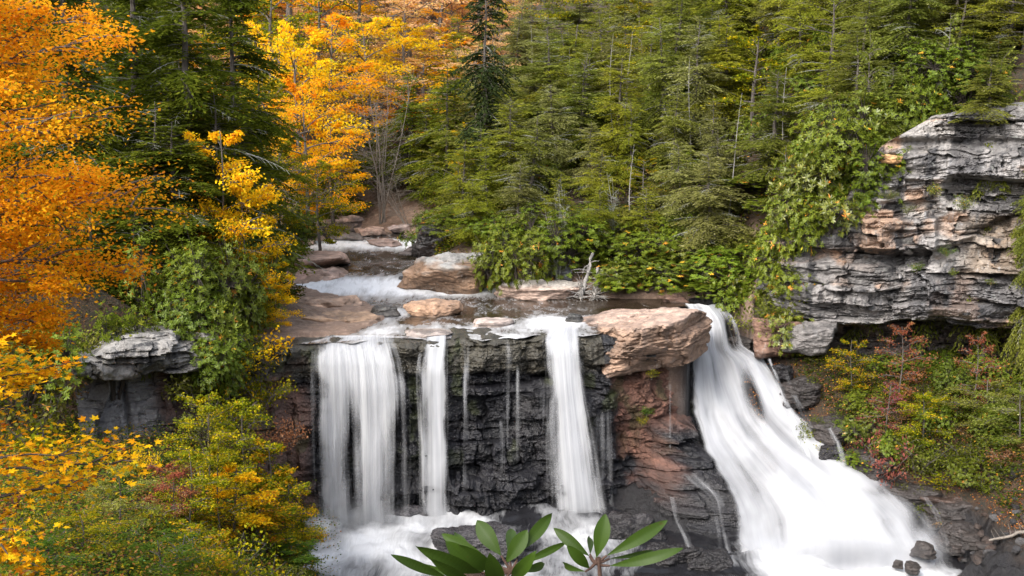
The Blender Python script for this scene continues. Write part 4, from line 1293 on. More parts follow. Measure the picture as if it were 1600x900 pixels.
def dome_shrub(seed, w=3.0, h=1.8, ros=800, leaf=(0.145, 0.05), lobes=5):
    """rhododendron: leaf rosettes over an uneven dome"""
    r = np.random.RandomState(seed)
    wood, lg = Geo(), Geo()
    cs = [(r.uniform(-.38, .38) * w, r.uniform(-.38, .38) * w, h * r.uniform(.25, .72), w * r.uniform(.14, .33), h * r.uniform(.22, .5)) for _ in range(lobes + 4)]
    for x, y, z, a, b in cs:
        wood.tube([(x * .2, y * .2, -.3), (x * .5, y * .5, z * .4), (x, y, z)], [.05, .04, .02], 5)
    for i in range(ros):
        x, y, z, a, b = cs[r.randint(len(cs))]
        d = unit(r.normal(0, 1, 3) + np.array((0, -.15, .35)))
        k = r.uniform(.35, 1.06) ** .55 * (1.0 + (r.uniform(.1, .5) if r.rand() < .14 else 0))
        p = np.array((x, y, z)) + d * np.array((a, a, b)) * k
        if p[2] < .02: continue
        up = unit(d * .8 + np.array((0, 0, .8)) + r.normal(0, .2, 3))
        if i % 3 == 0:
            wood.tube([(x, y, z), (np.array((x, y, z)) + p) / 2 + (0, 0, .05), p], [.016, .011, .006], 3)
        m = r.randint(6, 10)
        th = np.arange(m) * 2 * math.pi / m + r.rand() * 6
        e1 = unit(np.cross(up, (0.3, 0.2, 1.0))); e2 = np.cross(up, e1)
        dr_ = np.cos(th)[:, None] * e1 + np.sin(th)[:, None] * e2 + up * r.uniform(-.15, .65, (m, 1))
        nr = unit(up + r.normal(0, .15, (m, 3)))
        lv = np.clip(r.normal(.48, .15, m) + (0.5 if r.rand() < .03 else 0), 0, 1)
        lg.blades(np.tile(p, (m, 1)), dr_, leaf[0] * r.uniform(.75, 1.2, m), leaf[1] * r.uniform(.8, 1.2, m), lv, nr, mid=.55)
    return wood, lg


def stem_shrub(seed, w=1.6, h=1.6, stems=9, leaf=0.10, leaves=70, narrow=.6):
    """bush of arching stems with small leaves"""
    r = np.random.RandomState(seed)
    wood, lg = Geo(), Geo()
    for i in range(stems):
        az = r.rand() * 6.28
        rr = w * .5 * r.uniform(.25, 1.0)
        hh = h * r.uniform(.6, 1.0) * (1 - .3 * rr / w)
        t = np.linspace(0, 1, 6)
        e = np.array((math.cos(az), math.sin(az), 0))
        pts = e * (rr * t ** 1.4)[:, None] + np.array((0, 0, 1)) * (hh * (t - .12 * t ** 3) - .25)[:, None] + r.normal(0, .02, (6, 3))
        wood.tube(pts, np.linspace(.018, .005, 6), 4)
        for j in range(6):
            tt = r.uniform(.3, 1)
            p = np.array([np.interp(tt, t, pts[:, k]) for k in range(3)])
            a2 = r.rand() * 6.28
            l2 = .30 * w * r.uniform(.4, 1) * (1.2 - .6 * tt)
            q = p + np.array((math.cos(a2), math.sin(a2), r.uniform(0, .6))) * l2
            wood.tube([p, q], [.007, .003], 3)
            n = int(leaves / 6 * r.uniform(.6, 1.4))
            pos = p + (q - p) * r.rand(n, 1) + r.normal(0, .05, (n, 3)) * w
            ld = unit(r.normal(0, 1, (n, 3)) + np.array((0, 0, -.1)))
            nr = unit(np.array((0, 0, 1.0)) + r.normal(0, .5, (n, 3)))
            ln = leaf * r.uniform(.6, 1.3, n)
            lg.blades(pos, ld, ln, ln * narrow * r.uniform(.8, 1.2, n), np.clip(r.normal(.5, .2, n) + r.uniform(-.15, .15), 0, 1), nr)
    return wood, lg


def bare_tree(seed, h=9.0, stems=3, twigs=7, spread=.28, rad=.09, lean=(0, 0), sub=5):
    """leafless trunk(s), limbs and twigs in one mesh"""
    r = np.random.RandomState(seed)
    g = Geo()
    for s_ in range(stems):
        az = r.rand() * 6.28
        hh = h * r.uniform(.75, 1)
        t = np.linspace(0, 1, 9)
        off = spread * h * r.uniform(.2, .8) * (stems > 1)
        pts = np.stack([lean[0] * t + off * math.cos(az) * t ** 1.3 + .02 * h * np.sin(4 * t + seed + s_), lean[1] * t + off * math.sin(az) * t ** 1.3 + .015 * h * np.sin(5 * t), hh * t - .4], -1)
        g.tube(pts, rad * (1 - .88 * t), 6)
        for i in range(twigs):
            tt = r.uniform(.22, .95)
            p = np.array([np.interp(tt, t, pts[:, k]) for k in range(3)])
            a = r.rand() * 6.28
            L = spread * h * r.uniform(.35, 1) * (1.15 - tt * .8)
            e = np.array((math.cos(a), math.sin(a), r.uniform(-.05, .9)))
            q = p + e * L
            m = (p + q) / 2 + r.normal(0, .06, 3) * L
            g.tube([p, m, q], [rad * .35 * (1 - tt * .6), rad * .2, .006], 4)
            for j in range(sub):
                u = r.uniform(.3, 1)
                b = p + (q - p) * u
                e2 = unit(e + r.normal(0, .6, 3))
                g.tube([b, b + e2 * L * r.uniform(.2, .5)], [rad * .12 + .003, .004], 3)
    return g


# ------------------------------------------------------------------ plants: prototypes
class Proto:
    def __init__(s, parts, h, w):
        """parts: list of (part name, mesh); h, w: natural height and width"""
        s.parts, s.h, s.w = parts, h, w


def proto(name, geos, h, w):
    return Proto([(pn, g.mesh(name + '_' + pn, m)) for pn, g, m in geos if g is not None and g.n], h, w)


def prim(parts):
    v = np.concatenate([np.concatenate(g.v) for g in parts])
    return v


HEM = []
for i, kw in enumerate([dict(h=13), dict(h=14, spread=.23, sparse=.2), dict(h=12, spread=.31, droop=.28), dict(h=15, spread=.22, dead=.22, sparse=.24), dict(h=11, spread=.30, lo=.04), dict(h=13, spread=.26, sparse=.3, dead=.3)]):
    w_, l_, d_ = conifer(100 + i, **kw)
    HEM.append(proto('hemlock', [('trunk', w_, BARK), ('crown', l_, HEM_OLIVE), ('dead_branches', d_, LICHEN)], kw['h'], kw['h'] * kw.get('spread', .27) * 2))
HEMB = []
for i, kw in enumerate([dict(h=23, spread=.2), dict(h=24, spread=.18, dead=.25, sparse=.2)]):
    w_, l_, d_ = conifer(120 + i, step=.5, per=7, leaf=(.32, .11), **kw)
    HEMB.append(proto('hemlock', [('trunk', w_, BARK), ('crown', l_, HEM_OLIVE)], kw['h'], kw['h'] * kw['spread'] * 2))
w_, l_, d_ = conifer(130, h=16, spread=.19, lo=.12, step=.46, per=8, droop=.45, leaf=(.30, .13), twig=.16, sparse=.05, dead=.03, twl=.3, tipbend=.5)
SPR = proto('spruce', [('trunk', w_, BARK_D), ('crown', l_, SPRUCE)], 16, 6)
BRD = []
for i, kw in enumerate([dict(h=12, rad=4.2), dict(h=14, rad=4.0, crown=(.35, 1)), dict(h=11, rad=4.6, crown=(.2, 1), limbs=18), dict(h=10, rad=3.2, limbs=14, leaf=.18), dict(h=13, rad=4.0, gaps=.4, bare=.2, leaves=50)]):
    w_, l_ = broadleaf(200 + i, **kw)
    BRD.append(proto('broadleaf', [('trunk', w_, BARK), ('crown', l_, YELLOW)], kw['h'], kw['rad'] * 2))
SAP = []
for i, kw in enumerate([dict(h=4.5, rad=1.4), dict(h=4, rad=1.7), dict(h=3.4, rad=1.0)]):
    w_, l_ = broadleaf(230 + i, limbs=15, sub=7, leaves=75, leaf=.095, flat=.65, crown=(.12, 1), trunk_r=.035, **kw)
    SAP.append(proto('sapling', [('trunk', w_, BARK), ('crown', l_, YELLOW)], kw['h'], kw['rad'] * 2))
SPARSE = []
for i, kw in enumerate([dict(h=4.2, rad=1.3), dict(h=3.6, rad=1.5)]):
    w_, l_ = broadleaf(250 + i, limbs=17, sub=6, leaves=24, leaf=.10, flat=1.0, crown=(.12, 1), trunk_r=.03, gaps=.25, **kw)
    SPARSE.append(proto('sparse_sapling', [('trunk', w_, BARK), ('crown', l_, RED)], kw['h'], kw['rad'] * 2))
RHO = []
for i, kw in enumerate([dict(), dict(w=3.6, h=2.4, ros=1150, lobes=7), dict(w=2.4, h=1.6, ros=600, lobes=4), dict(w=3.2, h=2.8, ros=1050, lobes=6)]):
    w_, l_ = dome_shrub(260 + i, **kw)
    RHO.append(proto('rhododendron', [('stems', w_, BARK_D), ('foliage', l_, RHODO)], kw.get('h', 1.8), kw.get('w', 3.0)))
SHR = []
for i, kw in enumerate([dict(), dict(w=2.0, h=1.5, stems=12), dict(w=1.4, h=1.9, stems=8, leaf=.085), dict(w=1.8, h=1.2, stems=13, leaf=.075, leaves=100)]):
    w_, l_ = stem_shrub(290 + i, **kw)
    SHR.append(proto('shrub', [('stems', w_, BARK), ('foliage', l_, YGREEN)], kw.get('h', 1.6), kw.get('w', 1.6)))


def plant(pr, name, loc, h, w=None, rot=0.0, mat=None, label=None, cat=None, group=None, lean=(0, 0), wood=None):
    """one plant: an Empty at its foot that carries the parts of a prototype"""
    e = bpy.data.objects.new(name, None)
    e.empty_display_size = 0.3
    COL.objects.link(e)
    e.location = [float(c) for c in loc]
    e.rotation_euler = (lean[0], lean[1], rot)
    kz = h / pr.h
    kx = kz if w is None else w / pr.w
    e.scale = (kx, kx, kz)
    tag(e, label, cat, group)
    for pn, m in pr.parts:
        o = bpy.data.objects.new(pn, m)
        COL.objects.link(o)
        o.parent = e
        mt = mat if pn in ('crown', 'foliage') else wood if pn in ('trunk', 'stems') else None
        if mt is not None:
            o.material_slots[0].link = 'OBJECT'
            o.material_slots[0].material = mt
    return e


_YS = np.concatenate([np.arange(2, 40, .25), np.arange(40, 240, .2)])


def hit(px, py):
    """where the sight line through px, py first meets the ground"""
    p = P(np.full(len(_YS), px), np.full(len(_YS), py), _YS)
    b = p[:, 2] < ground_z(p[:, 0], p[:, 1])
    i = int(np.argmax(b)) if b.any() else len(_YS) - 1
    return p[i]


def foot(px, Y):
    """the ground point at depth Y in the column px of the picture"""
    z = 10.0
    for _ in range(12):
        d = Y * CP - (z - CAMZ) * SP
        x = (px - 800) / FPX * d
        z = float(ground_z(np.array([x]), np.array([Y]))[0])
    return np.array((x, Y, z))


def put(pr, name, px, Y, top, width=None, base=None, **kw):
    """stand a plant at depth Y in column px, its top at picture height 'top', 'width' pixels wide"""
    f = foot(px, Y)
    if base is not None: f[2] = P(px, base, Y)[2]
    h = max(0.4, P(px, top, Y)[2] - f[2])
    w = None if width is None else width * Y / FPX
    return plant(pr, name, f, h, w, **kw)
# ------------------------------------------------------------------ forest on the far hillsides
rf = np.random.RandomState(11)


def scatter(test, rad, box, n=20000, rs=rf):
    pts = []
    grid = {}
    for _ in range(n):
        x, y = rs.uniform(box[0], box[1]), rs.uniform(box[2], box[3])
        k = (int(x // rad), int(y // rad))
        if any((x - a) ** 2 + (y - b) ** 2 < rad * rad for i in (-1, 0, 1) for j in (-1, 0, 1) for a, b in grid.get((k[0] + i, k[1] + j), ())):
            continue
        if not test(x, y): continue
        grid.setdefault(k, []).append((x, y))
        pts.append((x, y))
    return pts


def inview(x, y, m=90):
    px = 800 + FPX * x / (y * 1.0)
    return -m < px < 1600 + m


def right_ok(x, y):
    px = 800 + FPX * x / y
    d, s_ = river_d(np.array([x]), np.array([y]))
    if not inview(x, y) or d[0] < 4.0: return False
    if x > 13 and y < yc(x) + 4.5: return False
    return px > 690 + max(0, (y - 130)) * .9


def zone(px, py, Y):
    """where a hillside tree stands, in words"""
    if px > 1300 and Y < 92: return 'rooted on top of the grey cliff'
    if px > 1300: return 'on the slope behind the grey cliff'
    if px > 1130: return 'on the hillside left of the grey cliff' if Y < 112 else "high behind the grey cliff's left end"
    if px > 960: return 'on the slope behind the yellowing bushes' if Y < 112 else 'at the top right of the pale snags'
    if px > 820: return 'on the bank behind the bleached logs' if Y < 112 else 'high up left of the pale snags'
    return 'on the bank above the black boulder' if Y < 120 else 'near the tall dark spruce'


for x, y in scatter(right_ok, 3.55, (-12, 82, 84, 150), n=60000):
    z = float(ground_z(np.array([x]), np.array([y]))[0])
    px, py = PX(np.array((x, y, z)))
    i = rf.randint(len(HEM))
    h = rf.uniform(7.5, 13.5) * (0.75 if y < 100 else 1.0)
    if py - FPX * h / y > 900: continue
    if PX(np.array((x, y, z + h)))[1] < -900 or py < -60: continue
    size = 'small' if h < 8.5 else 'tall' if h > 11.5 else 'middling'
    tk = rf.choice(3, p=[.42, .26, .32])
    tone = ('olive', 'grey green', 'yellow green')[tk]
    zn = zone(px, py, y)
    if rf.rand() < .2:
        plant(BRD[rf.randint(5)], 'broadleaf_tree', (x, y, z - .2), h * .8, h * rf.uniform(.55, .75), rot=rf.rand() * 6.3, mat=HEM_GOLD if rf.rand() < .75 else YGREEN,
              label='leafy green tree ' + zn, cat='tree', group='leafy green trees ' + zn)
        continue
    plant(HEM[i], 'hemlock_tree', (x, y, z - .2), h, h * rf.uniform(.62, .95), rot=rf.rand() * 6.3, lean=(rf.normal(0, .06), rf.normal(0, .06)), mat=(HEM_OLIVE, HEM_PALE, HEM_GOLD)[tk],
          label=f'{size} {tone} hemlock {zn}', cat='tree', group='hemlocks ' + zn)

# autumn trees closing the valley behind the river
BACK = [  # px, Y, top py, width px, proto, material, label
    (470, 122, 50, 180, 0, YELLOW, 'large yellow tree over the left bank behind the bend of the river'),
    (520, 128, 20, 150, 1, ORANGE, 'bright orange tree rising right of the large yellow one'),
    (445, 126, 40, 130, 2, YELLOW, 'golden tree with thin branches left of the bright orange one'),
    (575, 136, 25, 150, 0, YELLOW, 'golden tree in the middle of the autumn trees over the river bend'),
    (480, 112, 130, 150, 2, ORANGE, 'low spreading orange tree leaning over the river bend'),
    (420, 112, 110, 130, 3, YGREEN, 'yellow green tree left of the low spreading orange one'),
    (520, 116, 190, 110, 3, YELLOW, 'small golden tree hanging over the far river bend'),
    (640, 148, -10, 170, 4, PEACH, 'pale peach coloured tree left of the tall dark spruce'),
    (690, 156, -40, 170, 4, PEACH, 'thin pale orange tree right behind the tall dark spruce'),
    (630, 142, 30, 130, 0, YELLOW, 'yellow crowned tree standing before the pale peach one'),
    (665, 140, 90, 160, 1, PEACH, 'broad peach coloured tree above the bare grey tree'),
    (720, 146, 60, 110, 4, ORANGE, 'half bare orange tree behind the spruce trunk'),
    (560, 150, -60, 180, 4, PEACH, 'brownish half bare tree at the top left of the peach one'),
    (500, 146, -60, 170, 2, YGREEN, 'yellow green tree at the top edge over the bright orange one'),
    (430, 140, -60, 170, 0, YGREEN, 'olive yellow tree at the top edge right of the dark hemlock'),
    (745, 160, -60, 150, 0, PEACH, 'pale orange tree at the top edge right of the spruce'),
    (610, 165, -90, 190, 1, PEACH, 'far peach tree at the top edge in the middle of the valley'),
    (680, 172, -120, 190, 0, PEACH, 'far pale tree at the top edge left of the spruce top'),
    (540, 170, -120, 190, 0, YELLOW, 'far yellow tree at the top edge behind the autumn crowns'),
    (460, 165, -130, 190, 1, ORANGE, 'far orange tree at the top edge left of the yellow one'),
    (700, 131, 140, 70, 3, YELLOW, 'small yellow tree behind the dark green hemlock right of the bare tree'),
    (735, 112, 195, 60, 3, YELLOW, 'slim yellow tree among the hemlocks over the black boulder'),
    (815, 132, 145, 44, 3, YELLOW, 'narrow yellow tree high among the hemlocks above the green bank'),
    (1292, 120, 8, 56, 3, ORANGE, 'lone orange tree among hemlocks above the grey cliff'),
    (822, 104, 255, 50, 3, YGREEN, 'small yellowing tree between hemlocks above the flat rock'),
    (500, 105, 255, 110, 2, YGREEN, 'yellow green tree stretching a bough over the upper rapid'),
    (900, 152, -60, 130, 1, HEM_OLIVE, 'tall leafy green tree at the top edge above the snags'),
    (850, 150, -60, 130, 0, YGREEN, 'yellowing green tree at the top edge between the spruce and the snags'),
    (960, 154, -60, 130, 3, HEM_OLIVE, 'leafy olive tree at the top edge right of the forked snag'),
    (440, 100, 225, 130, 2, YGREEN, 'leafy green and yellow tree over the left bank slabs'),
]
for px, Y, top, wd, pi, mt, lab in BACK:
    put(BRD[pi], 'autumn_tree', px, Y, top, wd * 1.15, rot=rf.rand() * 6.3, mat=mt, label=lab, cat='tree', group='autumn trees over the river bend')

put(SPR, 'spruce_tree', 762, 109, -60, 112, label='tall dark spruce with drooping boughs above the right bank', cat='tree', wood=BARK)
DARK_H = [  # hemlocks on the left side and by the bend
    (300, 74, -160, 230, 0, 'huge dark hemlock behind the orange maple'),
    (220, 80, -160, 230, 1, 'tall dark hemlock with a pale trunk at the right edge of the orange maple'),
    (375, 86, -100, 190, 2, 'dark hemlock filling the gap left of the yellow trees'),
    (280, 69, 190, 210, 2, 'shadowy hemlock with dead limbs under the huge dark one'),
    (120, 70, -150, 230, 3, 'dark hemlock hidden behind the orange maple crown'),
    (345, 74, 140, 150, 4, 'bushy dark hemlock above the slim yellow tree'),
    (150, 66, 340, 190, 4, 'low dark hemlock on top of the left outcrop'),
    (90, 65, 380, 150, 2, 'dark green hemlock at the left edge above the outcrop'),
    (215, 67, 330, 130, 5, 'ragged hemlock with dead limbs above the left outcrop'),
    (410, 96, 90, 130, 1, 'dark hemlock standing behind the leafy green and yellow tree'),
    (40, 68, 300, 190, 1, 'dark hemlock behind the lower leaves of the orange maple'),
    (520, 124, 200, 60, 1, 'slender dark hemlock left of the bare grey tree'),
    (548, 126, 215, 60, 3, 'thin dark hemlock just left of the bare grey tree'),
    (498, 122, 230, 60, 0, 'dark hemlock behind the bough over the upper rapid'),
    (640, 128, 115, 110, 2, 'deep green hemlock right of the bare grey tree'),
    (668, 124, 165, 90, 0, 'green hemlock over the right side of the river bend'),
    (600, 130, 190, 80, 5, 'dim hemlock behind the bare grey tree'),
    (700, 118, 100, 110, 1, 'soft green hemlock left of the spruce trunk'),
    (570, 134, 150, 90, 4, 'dusky hemlock behind the small golden tree'),
]
for px, Y, top, wd, pi, lab in DARK_H:
    put(HEMB[pi % 2] if top < 250 and Y < 100 else HEM[pi], 'hemlock_tree', px, Y, top, wd * 1.2, rot=rf.rand() * 6.3, mat=HEM_DARK, label=lab, cat='tree', group='dark hemlocks left of the river')

# dark hemlocks filling the left hillside further back
def left_ok(x, y):
    px = 800 + FPX * x / y
    d, s_ = river_d(np.array([x]), np.array([y]))
    return -60 < px < 440 and d[0] > 9 and s_[0] < 0 and y > yc(x) + 4


for x, y in scatter(left_ok, 4.6, (-90, -18, 68, 190), n=40000):
    z = float(ground_z(np.array([x]), np.array([y]))[0])
    px, py = PX(np.array((x, y, z)))
    if py < 0: continue
    h = rf.uniform(9, 14)
    plant(HEM[rf.randint(6)], 'hemlock_tree', (x, y, z - .2), h, h * rf.uniform(.6, .8), rot=rf.rand() * 6.3, mat=HEM_DARK,
          label='dark hemlock deep in the shade of the left hillside', cat='tree', group='shaded hemlocks on the left hillside')

# leafless and dead trees
def bare(name, g, mat, loc, label, cat, rot=0, group=None):
    m = g.mesh(name, mat, True)
    o = link(name, m, loc=[float(c) for c in loc], label=label, cat=cat, group=group)
    o.rotation_euler = (0, 0, rot)
    return o


f = foot(598, 123)
bare('bare_tree', bare_tree(5, h=P(0, 95, 123)[2] - f[2], stems=9, twigs=18, spread=.34, rad=.07, sub=8), GREYWOOD, f, 'leafless grey tree with many thin stems at the river bend', 'tree')
f = foot(640, 119)
bare('bare_tree', bare_tree(8, h=6.5, stems=5, twigs=12, spread=.5, rad=.06, lean=(-3, 0), sub=8), GREYWOOD, f, 'low grey tangle of bare boughs leaning left at the right bank bend', 'tree')
f = foot(660, 105)
bare('bare_tree', bare_tree(9, h=5.0, stems=4, twigs=10, spread=.5, rad=.06, lean=(2, -1), sub=7), BARK, f, 'thicket of bare brown branches over the black upright boulder', 'tree')
for i, (px, py, top, lab) in enumerate([
        (1075, 215, 78, 'pale dead snag standing clear above the hemlocks, straight and stubby'),
        (955, 175, 8, 'forked dead snag at the top of the picture, left of its thinner twin'),
        (980, 180, 12, 'thin dead snag just right of the forked one'),
        (884, 190, 66, 'short dead snag left of the forked one'),
        (827, 140, 20, 'dead snag near the tall dark spruce'),
        (1084, 150, 22, 'dead snag with side stubs at the top of the picture'),
        (1128, 300, 105, 'leaning grey dead trunk on the slope above the yellowing bushes'),
        (1222, 220, 88, 'slim pale dead trunk left of the grey cliff top'),
        (985, 300, 200, 'grey dead trunk low on the slope behind the rhododendrons')]):
    p = hit(px, py + 40)
    Yb = max(90.0, p[1] - 2.0)
    f = foot(px, Yb)
    h = P(px, top, Yb)[2] - f[2]
    bare('dead_tree', bare_tree(20 + i, h=h, stems=1, twigs=14, spread=.09, rad=.075, lean=(1.6 if i == 6 else .1, 0), sub=2), WEATHERED, f, lab, 'dead tree', group='dead snags on the right hillside')
for i, (px, py, w, lab) in enumerate([(880, 285, 60, 'patch of bare grey twigs on the slope above the flat rock'), (960, 285, 60, 'tangle of bare twigs right of the red leaved one'), (1000, 110, 50, 'grey bare thicket high on the slope by the snags'),
                                      (1110, 70, 60, 'pale bare thicket at the top of the slope'), (870, 330, 50, 'low tangle of dead twigs above the rhododendrons by the logs'), (955, 70, 50, 'grey lichen covered bare crown under the forked snag')]):
    p = hit(px, py + 30)
    Yb = max(88.5, p[1] - 7)
    f = foot(px, Yb)
    h = max(1.5, P(px, py - 30, Yb)[2] - f[2])
    bare('bare_tree', bare_tree(40 + i, h=h, stems=5, twigs=12, spread=.3 if h < 6 else .18, rad=.05, sub=8), LICHEN, f, lab, 'tree')

# bleached logs by the pool
for i, (x0, y0, x1, y1, lab) in enumerate([(907, 468, 926, 396, 'long bleached log leaning against the bank bushes'), (929, 468, 934, 418, 'shorter bleached log propped beside the long one')]):
    a = P(x0, y0, 86.6); b = P(x1, y1, 88.0)
    g = Geo()
    rr = np.random.RandomState(60 + i)
    t = np.linspace(0, 1, 9)[:, None]
    g.tube(a + (b - a) * t + rr.normal(0, .03, (9, 3)), np.linspace(.24, .13, 9), 9)
    for j in range(34):
        u = rr.uniform(0, .30) if j < 28 else rr.uniform(.3, .9)
        p = a + (b - a) * u
        d = unit(np.array((rr.normal(0, 1), rr.normal(-.3, .4), rr.uniform(-.25, .8))))
        L = rr.uniform(.7, 2.1)
        g.tube([p, p + d * L * .5 + rr.normal(0, .05, 3), p + d * L + np.array((0, 0, -.12 * L))], [.05, .035, .012], 4)
    v = np.concatenate(g.v)
    vb, b0 = rebase(v)
    m = mesh_np('fallen_log', vb, np.concatenate(g.f), WEATHERED, True)
    link('fallen_log', m, loc=b0, label=lab, cat='log')
a = P(1545, 846, 61.5); b = P(1650, 818, 59.5)
g = Geo()
t = np.linspace(0, 1, 12)[:, None]
g.tube(a + (b - a) * t + np.random.RandomState(5).normal(0, .03, (12, 3)), np.linspace(.06, .14, 12), 8)
for j in range(12):
    p = a + (b - a) * (.1 + j * .08)
    g.tube([p, p + np.array((-.25 + .15 * math.sin(j * 5), .1, .55 + .3 * math.sin(j * 3)))], [.022, .008], 4)
vb, b0 = rebase(np.concatenate(g.v))
link('fallen_log', mesh_np('fallen_log', vb, np.concatenate(g.f), GREYWOOD, True), loc=b0, label='grey fallen trunk with upright dead twigs on the right shore', cat='log')

# rhododendron thickets filling the gaps between the hemlocks
def under_ok(x, y):
    d, s_ = river_d(np.array([x]), np.array([y]))
    return right_ok(x, y) and d[0] > 5


for x, y in scatter(under_ok, 3.9, (-12, 74, 86, 145), n=40000, rs=np.random.RandomState(8)):
    z = float(ground_z(np.array([x]), np.array([y]))[0])
    px, py = PX(np.array((x, y, z + 1)))
    if py < 20: continue
    w_ = rf.uniform(2.6, 4.4)
    zn = zone(px, py, y)
    plant(RHO[rf.randint(4)], 'rhododendron_bush', (x, y, z - .2), w_ * rf.uniform(.6, .85), w_, rot=rf.rand() * 6.3, mat=RHODO if rf.rand() < .7 else HEM_OLIVE,
          label='rhododendron between hemlocks ' + zn, cat='bush', group='undergrowth between hemlocks ' + zn)


# far autumn trees closing the top of the valley
def far_ok(x, y):
    px = 800 + FPX * x / y
    d, s_ = river_d(np.array([x]), np.array([y]))
    return 330 < px < 790 and d[0] > 14


for x, y in scatter(far_ok, 5.0, (-60, 4, 134, 200), rs=np.random.RandomState(18)):
    z = float(ground_z(np.array([x]), np.array([y]))[0])
    px, py = PX(np.array((x, y, z)))
    if py < -30: continue
    h = rf.uniform(8, 12)
    k = rf.choice(4, p=[.4, .3, .15, .15])
    plant(BRD[rf.randint(5)], 'autumn_tree', (x, y, z - .2), h, h * rf.uniform(.6, .8), rot=rf.rand() * 6.3, mat=(PEACH, YELLOW, ORANGE, YGREEN)[k],
          label='far ' + ('pale orange', 'golden', 'bright orange', 'yellow green')[k] + ' tree closing the top of the valley', cat='tree', group='far autumn trees at the top of the valley')
# ------------------------------------------------------------------ bushes along the banks
rb = np.random.RandomState(77)
RH = [  # px, base py or None, Y, top py, width px, proto, mat, label
    (815, 88.5, 340, 110, 1, RHODO, 'rhododendron hanging over the large grey topped boulder'),
    (870, 90.5, 330, 130, 3, RHODO, 'round dark rhododendron behind the pale flat rock'),
    (915, 92, 345, 90, 0, RHODO, 'rhododendron above the bleached logs'),
    (780, 96, 330, 110, 1, RHODO, 'rhododendron on the right bank under the hemlocks'),
    (960, 88.5, 405, 90, 2, RHODO_Y, 'low brownish bush beside the bleached logs'),
    (1010, 90, 350, 140, 1, RHODO, 'wide rhododendron in the middle of the green bank'),
    (1060, 88.5, 395, 120, 3, RHODO_Y, 'rhododendron sprinkled with yellow leaves over the brown caprock'),
    (1110, 88, 370, 130, 1, RHODO_Y, 'tall yellow flecked rhododendron above the top of the right cascade'),
    (1150, 86, 385, 120, 3, RHODO, 'dense rhododendron right above the right cascade'),
    (1190, 85, 395, 110, 0, RHODO, 'rhododendron overhanging the right side of the cascade top'),
    (1085, 87, 430, 110, 0, RHODO, 'low dark rhododendron at the water by the cascade top'),
    (1000, 88, 415, 110, 2, RHODO, 'low rhododendron along the pool behind the caprock'),
    (1220, 84, 420, 90, 1, RHODO_Y, 'pale green bush spilling down left of the overhang'),
    (1040, 95, 345, 120, 0, RHODO, 'rhododendron higher on the green bank under the hemlocks'),
    (950, 97, 330, 90, 2, RHODO_Y, 'small yellowish rhododendron by the dark hillside ledge'),
    (730, 99, 330, 100, 3, RHODO, 'rhododendron above the black upright boulder'),
    (670, 106, 330, 60, 0, RHODO, 'dark little rhododendron left of the black upright boulder'),
    (1262, 82, 235, 110, 1, RHODO, 'large rhododendron on the left shoulder of the grey cliff'),
    (1320, 80.5, 215, 110, 3, RHODO, 'rhododendron draped over the edge of the grey cliff'),
    (1250, 81.5, 300, 90, 0, RHODO, 'rhododendron clinging under the left shoulder of the grey cliff'),
    (1300, 80.5, 290, 90, 2, RHODO_Y, 'orange flecked bush on the cliff ledge'),
    (1360, 80, 225, 70, 0, RHODO_Y, 'yellowish bush at the orange boulder'),
    (1420, 82, 95, 100, 1, RHODO, 'bright green rhododendron on the cliff top'),
    (1480, 82, 60, 110, 3, RHODO, 'rhododendron higher up on the cliff top'),
    (1385, 82, 120, 80, 0, RHODO, 'dark rhododendron on the cliff top left of the bright green one'),
    (470, 110, 320, 60, 0, RHODO, 'rounded deep green bush on the left bank at the upper pool'),
    (445, 101, 325, 90, 1, RHODO, 'dark green bush on the left bank behind the pink slab'),
    (1215, 88, 330, 110, 1, RHODO, 'rhododendron between the green bank and the grey cliff'),
    (1180, 94, 320, 130, 3, RHODO, 'big rhododendron halfway up the slope left of the grey cliff'),
    (1100, 97, 320, 120, 1, RHODO, 'rhododendron under the leaning grey trunk'),
    (1150, 100, 290, 110, 0, RHODO, 'rhododendron high on the slope beside the leaning grey trunk'),
    # left side
    (330, 66, 370, 130, 1, RHODO, 'broad rhododendron on the left bank above the outcrop'),
    (385, 69.5, 400, 100, 3, RHODO, 'rhododendron beside the yellow bush on the left bank'),
    (270, 64, 375, 120, 3, RHODO, 'dark rhododendron left of the broad one'),
    (340, 64, 460, 110, 0, RHODO, 'rhododendron hanging down right of the left outcrop'),
    (300, 64, 430, 110, 1, RHODO, 'dense rhododendron directly over the left outcrop'),
    (365, 67.5, 480, 90, 2, RHODO, 'small rhododendron at the left bank cliff edge'),
    (330, 63, 520, 80, 2, RHODO, 'lowest rhododendron beside the white rock of the left outcrop'),
    (400, 80, 350, 100, 1, RHODO, 'rhododendron behind the yellow bush on the left bank'),
    (350, 78, 335, 100, 0, RHODO, 'rhododendron in the shade under the slim yellow tree'),
    (180, 60.5, 480, 100, 2, HEM_DARK, 'dark low bush on the left outcrop'),
]
for px, Y, top, wd, pi, mt, lab in RH:
    f = foot(px, Y)
    pt = P(px, top, Y)
    w_ = wd * Y / FPX * 1.15
    h = max(1.0, min(pt[2] - f[2], w_ * 1.1))
    plant(RHO[pi], 'rhododendron_bush', (f[0], f[1], max(f[2] - .2, pt[2] - h)), h, w_, rot=rb.rand() * 6.3, mat=mt, label=lab, cat='bush', group='rhododendrons along the banks')

